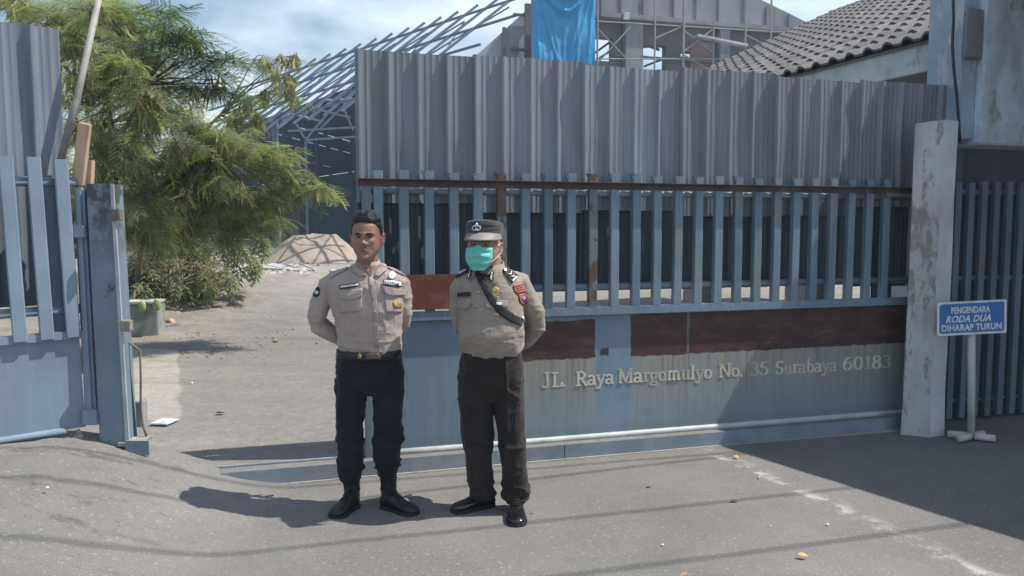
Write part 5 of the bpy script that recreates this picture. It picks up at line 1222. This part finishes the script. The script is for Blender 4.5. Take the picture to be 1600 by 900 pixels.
    b.tube([p(527, 437, .05), p(514, 446, .055), p(503, 470, .07), p(494, 495, .075), p(497, 508, .09), p(520, 523, .13), p(541, 535, .175)], [.050, .062, .060, .053, .050, .045, .038], 20)
    b.tube([p(616, 434, .05), p(625, 442, .055), p(629, 465, .07), p(630, 490, .075), p(628, 505, .09), p(610, 524, .135), p(590, 537, .18)], [.048, .056, .055, .050, .048, .045, .038], 20)
    me = smoothmesh(b, 'shirt', .0055, 6); V = getv(me); Nn = getn(me); cx = p(576, 480)[0]
    zb = p(576, 545)[2]; zc = p(576, 440)[2]
    low = np.clip((zc - V[:, 2]) / (zc - zb), 0, 1); mid_ = np.abs(V[:, 0] - cx)
    f1 = ridge(np.stack([V[:, 0] * .8 + V[:, 2] * .9, V[:, 1], V[:, 2] * .5 - V[:, 0] * .4], -1), (13, 5, 9), 3)
    f2 = ridge(np.stack([V[:, 0] * .8 - V[:, 2] * .9, V[:, 1], V[:, 2] * .5 + V[:, 0] * .4], -1), (13, 5, 9), 11)
    side = 1 / (1 + np.exp(-(V[:, 0] - cx) / .03))
    arm = np.clip((mid_ - .165) / .03, 0, 1); fa = ridge(V, (9, 9, 22), 17)
    hz = ridge(V, (4, 4, 24), 23) * np.exp(-((V[:, 2] - zb - .03) / .05) ** 2)
    V += Nn * ((.0075 * (f1 * side + f2 * (1 - side)) * (.35 + .65 * low) * (1 - arm) + .0035 * fa * arm + .005 * hz * (1 - arm) + .0025 * vnoise(V * 22) + .0015 * ridge(V, (38, 20, 25), 51)))[:, None]
    pl = np.exp(-((V[:, 0] - cx - .0 - .012) / .0045) ** 2) * (Nn[:, 1] < -.4); V += Nn * (-.004 * pl)[:, None]
    setv(me, V - org); shirt = link('shirt', me, MP['shirt1'], root, smooth=True); bv = bvh_of(me, org)
    # collar, epaulettes, placket, pockets, badges
    def collar(pts, name='collar_leaf'): return px_patch(name, pts, bv, MP['shirt1'], shirt, org, .010, 5, 4, .008)
    b = MB(); rg = []
    for dz, k in ((-.005, 1.12), (.018, 1.06), (.036, .98)):
        c = p(574.5, 417, .048); rg.append([(c[0] + .067 * k * math.cos(a), c[1] + .063 * k * math.sin(a), c[2] + dz + .018 * (math.sin(a) > 0) * math.sin(a) - .010 * max(0, -math.sin(a))) for a in np.linspace(-math.pi / 2 + .32, math.pi * 1.5 - .32, 40)])
    vs = [q for r_ in rg for q in r_]; n_ = 40; fs_ = [(i * n_ + j, i * n_ + j + 1, (i + 1) * n_ + j + 1, (i + 1) * n_ + j) for i in range(2) for j in range(n_ - 1)]
    o = link('collar', MB().add(vs, fs_).mesh('collar', org, fix=False), MP['shirt1'], shirt, smooth=True); o.modifiers.new('t', 'SOLIDIFY').thickness = .006
    collar([(547, 411), (556, 414), (574, 431), (565, 433), (551, 424)]); collar([(599, 409), (594, 413), (585, 432), (592, 433), (605, 422)])
    px_patch('neck_opening', [(567, 418), (586, 417), (580, 432)], bv, MP['skin1'], root, org, .006, 5, 4, .002)
    px_patch('epaulette', [(515, 428), (541, 416), (545, 420), (517, 435)], bv, MP['shirt1'], shirt, org, .007, 4, 4, .004); px_patch('epaulette', [(607, 415), (631, 425), (634, 433), (606, 420)], bv, MP['shirt1'], shirt, org, .007, 4, 4, .004)
    px_patch('placket', [(577, 433), (584, 433), (590, 480), (592, 543), (585, 543), (582, 480)], bv, MP['shirt1'], shirt, org, .0035, 5, 6, .003)
    for v, u in ((446, 581), (466, 584), (487, 586), (508, 587), (528, 588)): px_patch('button', ptext_disc(u, v, 1.6, 8), bv, MP['button'], shirt, org, .0065, 2, 1, .002)
    px_patch('pocket', [(532, 456), (566, 452), (566, 486), (531, 489)], bv, MP['shirt1'], shirt, org, .005, 6, 5, .004)
    px_patch('pocket', [(600, 455), (629, 458), (627, 488), (603, 488)], bv, MP['shirt1'], shirt, org, .005, 6, 5, .004)
    px_patch('pocket_flap', [(531, 455), (567, 451), (567, 463), (549, 469), (531, 466)], bv, MP['shirt1'], shirt, org, .012, 5, 5, .008)
    px_patch('pocket_flap', [(598, 448), (632, 452), (634, 461), (607, 462), (599, 456)], bv, MP['shirt1'], shirt, org, .014, 5, 5, .010)
    px_patch('name_tag', [(531, 446), (562, 442), (562, 448), (532, 452)], bv, MP['dark'], shirt, org, .009, 3, 4, .003)
    px_patch('name_plate', [(533, 447), (561, 443.6), (561, 446.6), (533, 450)], bv, MP['white'], shirt, org, .0105, 3, 4, .002)
    px_patch('badge_border', [(599, 437), (626, 440), (626, 449), (599, 446)], bv, MP['dark'], shirt, org, .013, 3, 4, .003)
    px_patch('badge_plate', [(600, 438.2), (625, 441), (625, 447.8), (600, 445)], bv, MP['white'], shirt, org, .0145, 3, 4, .002)
    px_text('lettering', 'SATPAM', 612.5, 443.1, 22, 4.6, 6, bv, MP['dark'], shirt, org, .022)
    px_patch('metal_badge', [(607, 428), (612, 424), (617, 428), (617, 433), (612, 438), (606, 434)], bv, M['silver'], shirt, org, .010, 4, 3, .004)
    px_patch('emblem', [(613, 472), (618, 469), (623, 471), (627, 475), (625, 480), (619, 480), (614, 478)], bv, MP['yellow'], shirt, org, .010, 3, 3, .003)
    px_patch('arm_patch', [(491, 452), (496, 447), (501, 451), (499, 462), (493, 465), (490, 460)], bv, MP['dark'], shirt, org, .004, 4, 3, .003)
    px_patch('arm_emblem', ptext_disc(495.5, 457, 3, 10), bv, M['silver'], shirt, org, .0065, 2, 1, .002)
    # trousers
    b = MB()
    b.rings([ring(528, 626, 546, .04, .118), ring(526, 627, 556, .04, .124), ring(525, 629, 572, .045, .133), ring(525, 630, 590, .05, .132), ring(526, 629, 606, .05, .118), ring(530, 625, 615, .05, .09)])
    b.rings([ring(525, 579, 590, .05, .105), ring(525, 576, 610, .05, .103), ring(526, 572, 632, .045, .094), ring(527, 568, 660, .04, .086), ring(528, 567, 685, .035, .082), ring(529, 567, 702, .04, .082), ring(527, 568, 718, .05, .085), ring(529, 567, 734, .06, .080), ring(531, 565, 746, .07, .074), ring(536, 561, 750, .07, .055)])
    b.rings([ring(577, 630, 590, .05, .105), ring(580, 629, 610, .05, .103), ring(584, 628, 632, .05, .094), ring(585, 628, 660, .045, .086), ring(586, 627, 685, .04, .082), ring(586, 627, 702, .05, .082), ring(586, 626, 716, .06, .083), ring(589, 624, 732, .07, .078), ring(592, 621, 742, .08, .072), ring(597, 616, 747, .08, .055)])
    me = smoothmesh(b, 'trousers', .0068, 5); V = getv(me); Nn = getn(me)
    za, zk, zc = p(576, 745)[2], p(576, 690)[2], p(576, 605)[2]
    kn = np.exp(-((V[:, 2] - zk) / .09) ** 2); bl = np.clip((zk - .05 - V[:, 2]) / .15, 0, 1); cr_ = np.exp(-((V[:, 2] - zc) / .06) ** 2)
    V += Nn * (.014 * ridge(V, (6, 6, 20), 31) * (kn + bl * .9) + .011 * ridge(np.stack([V[:, 0], V[:, 1], V[:, 2] + .6 * np.abs(V[:, 0] - cx)], -1), (5, 5, 20), 37) * cr_ + .010 * ridge(V, (12, 8, 4), 41) * .5 + .004 * ridge(V, (25, 14, 25), 61) + .003 * vnoise(V * 20))[:, None]
    setv(me, V - org); tr_ = link('trousers', me, MP['black'], root, smooth=True); bt_ = bvh_of(me, org)
    # belt and buckle
    b = MB(); rg = []
    for v, k in ((545, 1.02), (559, 1.035)):
        a, c = p(527.5, v, .04), p(626, v, .04); rg.append(ellring((a[0] + c[0]) / 2, a[1], a[2], (c[0] - a[0]) / 2 * k, .125 * k, 48))
    belt = link('belt', b.rings(rg, cap=False).mesh('belt', org), MP['belt'], root, smooth=True); belt.modifiers.new('t', 'SOLIDIFY').thickness = .008; bb = bvh_of(belt.data, org)
    px_patch('buckle', [(572, 546), (594, 546), (595, 561), (572, 561)], bb, mat('brown_buckle', (.12, .08, .06), .35, .2, 30, metal=.3, bmp=0), belt, org, .010, 3, 4, .006)
    px_patch('buckle_pin', [(559, 544), (565, 544), (565, 560), (560, 560)], bb, M['gold'], belt, org, .010, 3, 3, .006)
    footwear('boot', heL, toL, p(550, 768, .08), MP['boot'], MP['sole'], root, org, shaft_top=p(549, 738, .07))
    footwear('boot', heR, toR, p(607, 765, .09), MP['boot'], MP['sole'], root, org, shaft_top=p(607, 735, .08))
build_guard()

# ---------------------------------------------------------------- officer with cap and mask
def build_officer():
    m = Man(4.20); p, ring = m.p, m.ring; org = np.array([*p(768, 800)[:2], 0.])
    heL, toL = gnd(772, 789), gnd(705, 802); heR, toR = gnd(806, 793), gnd(808, 825)
    rt = R(-14); H = .25; HY = R(-15)
    b = MB(); tf = head_mesh(b, p(756, 421, -.02), HY, R(-5), 0, H=H, wid=.085, full=1.10)
    b.tube([p(768, 440, .06), p(766, 422, .055), p(764, 402, .05)], [.070, .066, .066], 20)
    b.rings([ring(732, 800, 430, .07, .07, rot=rt), ring(722, 808, 448, .06, .09, rot=rt), ring(725, 812, 500, .05, .12, rot=rt), ring(724, 812, 545, .05, .12, rot=rt), ring(722, 812, 585, .05, .11, rot=rt), ring(730, 808, 612, .05, .08)])
    b.tube([p(722, 448, .04), p(719, 500, .10), p(752, 540, .26)], [.042, .038, .028], 12); b.tube([p(812, 445, .08), p(835, 506, .14), p(800, 545, .27)], [.044, .040, .028], 12)
    b.tube([p(742, 600, .05), p(748, 690, .05), p(752, 770, .06)], [.065, .048, .036], 12); b.tube([p(795, 600, .05), p(803, 690, .04), p(808, 778, .03)], [.065, .048, .036], 12)
    hand(b, p(755, 542, .262), (.9, .2, -.2), (0, 1, .1), .95, .5, -1); hand(b, p(797, 547, .272), (-.9, .1, -.2), (0, -1, 0), .95, .5, 1)
    me = smoothmesh(b, 'person', .0044, 2, .4); setv(me, getv(me) - org)
    root = link('person', me, MP['skin2'], None, loc=tuple(org), smooth=True)
    tag(root, 'officer in dark cap and teal face mask, black strap across his khaki shirt', 'person')
    hb = bvh_of(me, org)
    def fy(x, z):
        o_ = tf([[x, -.25, z * H]])[0]; d_ = tf([[x, .1, z * H]])[0] - o_; h = hb.ray_cast(Vector(o_), Vector(d_ / np.linalg.norm(d_))); return -.25 + np.linalg.norm(np.array(h[0]) - o_)
    for sg in (-1, 1):
        MB().tube(tf([(sg * x, fy(sg * x, z) - .001, z * H) for x, z in ((.012, .585), (.025, .602), (.040, .602), (.052, .580))]), [.003, .0045, .004, .002], 8).build('eyebrow', MP['brow'], root, origin=org, smooth=True)
        yv = fy(sg * .031, .515) + .003; e = MB().ball((0, 0, 0), (.013, .007, .005), 12, 8); e.v = [tuple(q) for q in tf([(x + sg * .031, y + yv, z + .513 * H) for x, y, z in e.v])]; eo = e.build('eye', MP['eye'], root, origin=org, smooth=True)
        e = MB().ball((0, 0, 0), (.005, .003, .0048), 10, 6); e.v = [tuple(q) for q in tf([(x + sg * .031, y + yv - .0055, z + .513 * H) for x, y, z in e.v])]; e.build('iris', MP['iris'], eo, origin=org, smooth=True)
    # face mask: pleated sheet from nose bridge to chin
    n_, k_ = 40, 26; vs = []
    for i in range(k_):
        t = i / (k_ - 1); z = .445 - .475 * t
        for j in range(n_):
            s_ = -1 + 2 * j / (n_ - 1); hw = .073 * (1 - 1.1 * max(0, t - .45) ** 1.4); x = s_ * hw
            zz = z - (.02 * (1 - s_ * s_) * (t - .5)) + .055 * (1 - t) * math.exp(-(s_ / .28) ** 2)
            y = -(.112 + .016 * math.sin(math.pi * min(1, t * 1.05 + .1)) - .02 * max(0, t - .6)) * math.sqrt(max(0, 1 - (x / .104) ** 2)) + .002
            y -= .006 * math.sin(t * 3.2 * 2 * math.pi) * (1 - s_ ** 4) + .003 * math.sin(s_ * 7 + t * 6) * t
            vs.append((x, y - .004, zz * H))
    o = link('face_mask', MB().add(tf(vs), [(i * n_ + j, i * n_ + j + 1, (i + 1) * n_ + j + 1, (i + 1) * n_ + j) for i in range(k_ - 1) for j in range(n_ - 1)]).mesh('face_mask', org, fix=False), MP['mask'], root, smooth=True)
    md = o.modifiers.new('t', 'SOLIDIFY'); md.thickness = .003
    for sg in (-1, 1):
        MB().tube(tf([(sg * .064, -.083, .43 * H), (sg * .078, -.045, .49 * H), (sg * .090, -.002, .545 * H), (sg * .094, .018, .47 * H), (sg * .090, .012, .36 * H), (sg * .080, -.03, .25 * H), (sg * .063, -.082, .14 * H)]), .0022, 6).build('ear_loop', MP['white'], o, origin=org, smooth=True)
    # clipped hair below the cap
    b = MB(); rg = []
    for z in np.linspace(.46, .80, 9):
        w_ = .0885; rg.append([tuple(q) for q in tf([(w_ * math.cos(a), .047 + .058 * math.sin(a) if False else (.025 + .085 * math.sin(a) if math.sin(a) > 0 else .025 + .03 * math.sin(a)), z * H) for a in np.linspace(0, 2 * math.pi, 40, endpoint=False)])])
    b.rings(rg); hm = smoothmesh(b, 'hair', .0045, 2); setv(hm, getv(hm) - org); link('hair', hm, MP['hair'], root, smooth=True)
    # cap: band, crown with flat top, visor, badge
    b = MB(); rg = []
    for z, k in ((.735, 1.0), (.745, 1.03), (.88, 1.05), (.96, 1.06), (1.005, 1.03), (1.03, .92), (1.042, .6), (1.046, .2)):
        rg.append([tuple(q) for q in tf([(.095 * k * math.cos(a), .004 + .108 * k * math.sin(a), (z + .018 * math.sin(a) * -1 * (z > .9) + (.01 * math.sin(a) if z < .8 else 0)) * H) for a in np.linspace(0, 2 * math.pi, 56, endpoint=False)])])
    b.rings(rg); cm_ = smoothmesh(b, 'cap', .0042, 3); V = getv(cm_); Nn = getn(cm_); V += Nn * (.0018 * ridge(V, (10, 10, 40), 5) + .0012 * vnoise(V * 60))[:, None]; setv(cm_, V - org)
    cap = link('cap', cm_, MP['cap'], root, smooth=True); cb = bvh_of(cm_, org)
    vs = []; n_ = 30
    for i in range(7):
        t = i / 6
        for j in range(n_):
            a = R(-168 + 156 * j / (n_ - 1)); s_ = math.sin(a); ext = 1 + t * .62 * max(0, -s_ - .12) ** .8
            vs.append((.0965 * math.cos(a) * (1 + .10 * t), .004 + .110 * s_ * ext, (.757 - .15 * t * max(0, -s_) - .03 * t + .05 * t * math.cos(a) ** 2 * -1) * H))
    o = link('visor', MB().add(tf(vs), [(i * n_ + j, i * n_ + j + 1, (i + 1) * n_ + j + 1, (i + 1) * n_ + j) for i in range(6) for j in range(n_ - 1)]).mesh('visor', org, fix=False), MP['visor'], cap, smooth=True); o.modifiers.new('t', 'SOLIDIFY').thickness = .005
    bd = px_patch('cap_badge', [(738, 358), (740, 353), (744, 350), (745.5, 347.5), (747, 350), (751, 353), (752, 358), (749, 361), (741, 361)], cb, M['silver'], cap, org, .006, 4, 3, .004)
    for u, v, r_ in ((742, 356, 1.7), (748.6, 356, 1.7), (745.3, 355, 1.3)): px_patch('badge_mark', ptext_disc(u, v, r_, 8, 1.3), cb, MP['dark'], cap, org, .0085, 2, 1, .001)
    # shirt
    b = MB()
    b.rings([ring(747, 789, 416, .055, .068, rot=rt), ring(734, 798, 420, .06, .085, rot=rt), ring(717, 810, 427, .06, .10, rot=rt), ring(711, 816, 437, .055, .115, rot=rt), ring(713, 818, 452, .045, .130, rot=rt), ring(716, 817, 472, .03, .143, rot=rt), ring(718, 818, 495, .02, .158, rot=rt), ring(718, 819, 518, .02, .168, rot=rt), ring(719, 819, 535, .03, .163, rot=rt), ring(721, 817, 546, .04, .150, rot=rt), ring(724, 814, 552, .045, .135, rot=rt)])
    b.tube([p(724, 438, .03), p(718, 450, .035), p(717, 475, .06), p(719, 500, .10), p(728, 520, .15), p(755, 542, .265)], [.046, .054, .053, .050, .047, .038], 20)
    b.tube([p(800, 436, .07), p(811, 441, .07), p(823, 466, .09), p(836, 492, .11), p(838, 510, .14), p(824, 530, .20), p(797, 546, .272)], [.052, .064, .062, .058, .055, .048, .038], 20)
    me = smoothmesh(b, 'shirt', .0055, 6); V = getv(me); Nn = getn(me); cx = p(768, 480)[0]; zb = p(768, 540)[2]; zc = p(768, 450)[2]
    low = np.clip((zc - V[:, 2]) / (zc - zb), 0, 1); armm = np.clip((V[:, 0] - cx - .165) / .03, 0, 1)
    f1 = ridge(np.stack([V[:, 0] * .75 + V[:, 2] * .2, V[:, 1], V[:, 2] * 1.0 - V[:, 0] * .55], -1), (4, 4, 17), 3)
    hz = ridge(V, (5, 5, 26), 23) * np.exp(-((V[:, 2] - zb - .02) / .04) ** 2); ap = ridge(np.stack([V[:, 0] + V[:, 2], V[:, 1], V[:, 2] - V[:, 0]], -1), (14, 5, 6), 8) * np.exp(-(((V[:, 0] - cx - .12) / .05) ** 2 + ((V[:, 2] - zc + .06) / .08) ** 2))
    V += Nn * (.008 * f1 * (.2 + .8 * low) * (1 - armm) + .004 * ridge(V, (8, 8, 20), 17) * armm + .004 * hz * (1 - armm) + .006 * ap + .0025 * vnoise(V * 20) + .0015 * ridge(V, (30, 20, 34), 51))[:, None]
    setv(me, V - org); shirt = link('shirt', me, MP['shirt2'], root, smooth=True); bv = bvh_of(me, org)
    P_ = lambda nm, poly, mm, lift=.004, th=.003, par=shirt, bvx=bv, rings=4: px_patch(nm, poly, bvx, mm, par, org, lift, rings, 4, th)
    b = MB(); rg = []
    for dz, k in ((-.008, 1.14), (.018, 1.06), (.038, .99)):
        c = p(767, 422, .058); rg.append([(c[0] + .073 * k * math.cos(a + rt), c[1] + .072 * k * math.sin(a + rt), c[2] + dz + .020 * max(0, math.sin(a)) - .010 * max(0, -math.sin(a))) for a in np.linspace(-math.pi / 2 + .30, math.pi * 1.5 - .30, 40)])
    vs = [q for r_ in rg for q in r_]; o = link('collar', MB().add(vs, [(i * 40 + j, i * 40 + j + 1, (i + 1) * 40 + j + 1, (i + 1) * 40 + j) for i in range(2) for j in range(39)]).mesh('collar', org, fix=False), MP['shirt2'], shirt, smooth=True); o.modifiers.new('t', 'SOLIDIFY').thickness = .006
    P_('collar_leaf', [(739, 417), (747, 416), (742, 432), (733, 440), (731, 432)], MP['shirt2'], .011, .008); P_('collar_leaf', [(772, 425), (788, 414), (784, 430), (775, 447), (768, 444)], MP['shirt2'], .011, .008)
    P_('collar_mark', [(734, 428), (739, 423), (736, 437), (732, 438)], MP['dark'], .017); P_('collar_mark_gold', [(735, 429), (737.5, 426), (735, 436), (733.5, 436)], M['silver'], .019)
    P_('collar_mark', [(766, 427), (770, 424), (773, 428), (771, 440), (765, 441)], MP['dark'], .016); P_('collar_mark_gold', [(768, 428), (770.5, 427), (769.5, 439), (767, 439)], M['silver'], .019)
    P_('undershirt', [(750, 428), (766, 429), (759, 440)], MP['dark'], .006)
    P_('epaulette', [(712, 427), (732, 419), (734, 425), (713, 436)], MP['dark'], .009, .005); P_('epaulette_bar', [(712.6, 428), (715.5, 427), (716, 432.5), (713.4, 433.5)], MP['white'], .012); P_('epaulette_mark', [(718, 427), (729, 422.5), (730, 425), (719, 430)], M['silver'], .012)
    P_('epaulette', [(784, 423), (791, 419), (809, 432), (799, 443)], MP['dark'], .010, .005)
    for u, v in ((788.5, 423.5),): P_('epaulette_button', ptext_disc(u, v, 2, 8), M['silver'], .014, .003)
    for k in range(2): px_ribbon('rank_mark', [(793.5 + 4 * k, 430 + 4 * k), (797 + 4 * k, 430.5 + 3.5 * k), (798 + 4 * k, 427 + 4 * k)], [1.2, 1.4, 1.2], bv, MP['white'], shirt, org, .0155, 4)
    P_('epaulette_bar', [(799, 439.5), (806, 433), (807, 434.5), (800, 441.5)], MP['white'], .014)
    P_('name_tag', [(715, 457), (736, 457), (736, 463.5), (715, 463)], MP['dark'], .007); P_('pocket', [(716, 467), (736, 467), (736, 480), (728, 484), (717, 481)], MP['shirt2'], .007, .006)
    P_('pocket', [(758, 468), (793, 470), (792, 480), (775, 484), (759, 481)], MP['shirt2'], .007, .006)
    P_('metal_badge', [(769, 452), (774, 448), (780, 452), (779, 462), (774, 466), (769, 462)], M['gold'], .008, .004); P_('wing_badge', [(768, 463.5), (780, 463.5), (779, 466), (769, 466)], M['gold'], .008); P_('ribbon_badge', [(771, 488), (780, 490), (779, 494), (770, 492)], MP['yellow'], .007); P_('ribbon_badge', [(775, 472), (784, 474), (783, 478), (776, 477)], M['silver'], .012)
    for u, v in ((748, 457), (745, 479), (739, 504), (737, 524)): P_('button', ptext_disc(u, v, 1.8, 8), MP['button'], .006, .002, rings=2)
    P_('arm_patch', [(801, 446), (815, 442), (819, 448), (820, 456), (808, 460), (803, 455)], MP['red'], .006); P_('arm_patch', [(809, 460), (820, 457), (825, 463), (824, 474), (816, 477), (811, 471)], MP['red'], .006)
    for k in range(4): px_ribbon('embroidery', [(803.5 + 2.2 * k, 448 + 2.9 * k), (809 + 2.0 * k, 445.5 + 3 * k), (815 + 1.2 * k, 443.8 + 3.1 * k)], [.8, .8, .8], bv, MP['shirt2'], shirt, org, .009, 4)
    P_('emblem_disc', ptext_disc(818, 466.5, 4.4, 10), MP['bluep'], .009, rings=3); P_('emblem_star', ptext_disc(818, 466.5, 1.6, 6), MP['white'], .011, rings=2)
    px_ribbon('shoulder_strap', [(741, 414), (746, 426), (752, 440), (762, 458), (772, 473), (786, 488), (801, 498), (812, 503), (818, 507)], [6, 7, 8, 10, 12, 13.5, 13, 11, 10], bv, MP['strap'], root, org, .008)
    px_patch('strap_clip', [(813, 495), (816, 495), (816, 499), (813, 499)], bv, MP['white'], root, org, .014, 2, 2, .003)
    # trousers
    b = MB()
    b.rings([ring(724, 814, 543, .045, .135, rot=rt), ring(719, 817, 556, .045, .138, rot=rt), ring(716, 819, 575, .05, .135, rot=rt), ring(714, 820, 595, .055, .13, rot=rt), ring(715, 820, 612, .055, .12), ring(720, 816, 624, .055, .09)])
    b.rings([ring(714, 772, 600, .05, .108), ring(715, 771, 625, .05, .104), ring(719, 770, 655, .05, .095), ring(722, 769, 685, .05, .088), ring(727, 769, 715, .055, .083), ring(730, 770, 742, .06, .08), ring(731, 771, 760, .065, .078), ring(733, 772, 773, .07, .074), ring(740, 768, 778, .07, .05)])
    b.rings([ring(768, 820, 600, .05, .108), ring(770, 820, 625, .05, .104), ring(776, 820, 655, .045, .095), ring(781, 821, 685, .04, .088), ring(785, 823, 715, .035, .083), ring(787, 825, 742, .035, .08), ring(787, 827, 762, .035, .08), ring(789, 827, 778, .035, .078), ring(795, 822, 786, .03, .055)])
    me = smoothmesh(b, 'trousers', .0068, 5); V = getv(me); Nn = getn(me); zk, zc, za = p(768, 690)[2], p(768, 610)[2], p(768, 770)[2]
    lo = np.exp(-((V[:, 2] - za) / .05) ** 2); kn = np.exp(-((V[:, 2] - zk) / .08) ** 2); cr_ = np.exp(-((V[:, 2] - zc) / .06) ** 2)
    V += Nn * (.014 * ridge(V, (6, 6, 22), 31) * lo + .009 * ridge(V, (6, 6, 14), 13) * kn + .009 * ridge(np.stack([V[:, 0], V[:, 1], V[:, 2] + .7 * np.abs(V[:, 0] - cx)], -1), (5, 5, 20), 37) * cr_ + .009 * ridge(V, (14, 8, 1.6), 41) + .003 * ridge(V, (25, 14, 20), 61) + .002 * vnoise(V * 20))[:, None]
    setv(me, V - org); link('trousers', me, MP['brownblack'], root, smooth=True)
    footwear('shoe', heL, toL, p(754, 775, .07), MP['shoe'], MP['sole'], root, org, boot=False)
    footwear('shoe', heR, toR, p(807, 782, .04), MP['shoe'], MP['sole'], root, org, boot=False)
build_officer()
# ================================================================ added thin bluish haze that lifts the blacks like lens glare
hz = MB().box(-910, 910, -910, 910, -1.6, 15.5).build('veil_haze', None); hz['kind'] = 'stuff'
hm_ = bpy.data.materials.new('veil_haze'); hm_.use_nodes = True; hn = hm_.node_tree.nodes; hn.remove(hn['Principled BSDF'])
hv = hn.new('ShaderNodeVolumePrincipled'); hv.inputs['Color'].default_value = (.58, .77, 1, 1); hv.inputs['Density'].default_value = .0019; hv.inputs['Anisotropy'].default_value = .25
hm_.node_tree.links.new(hv.outputs[0], hn['Material Output'].inputs['Volume']); hz.data.materials.append(hm_)
S.cycles.volume_bounces = 0
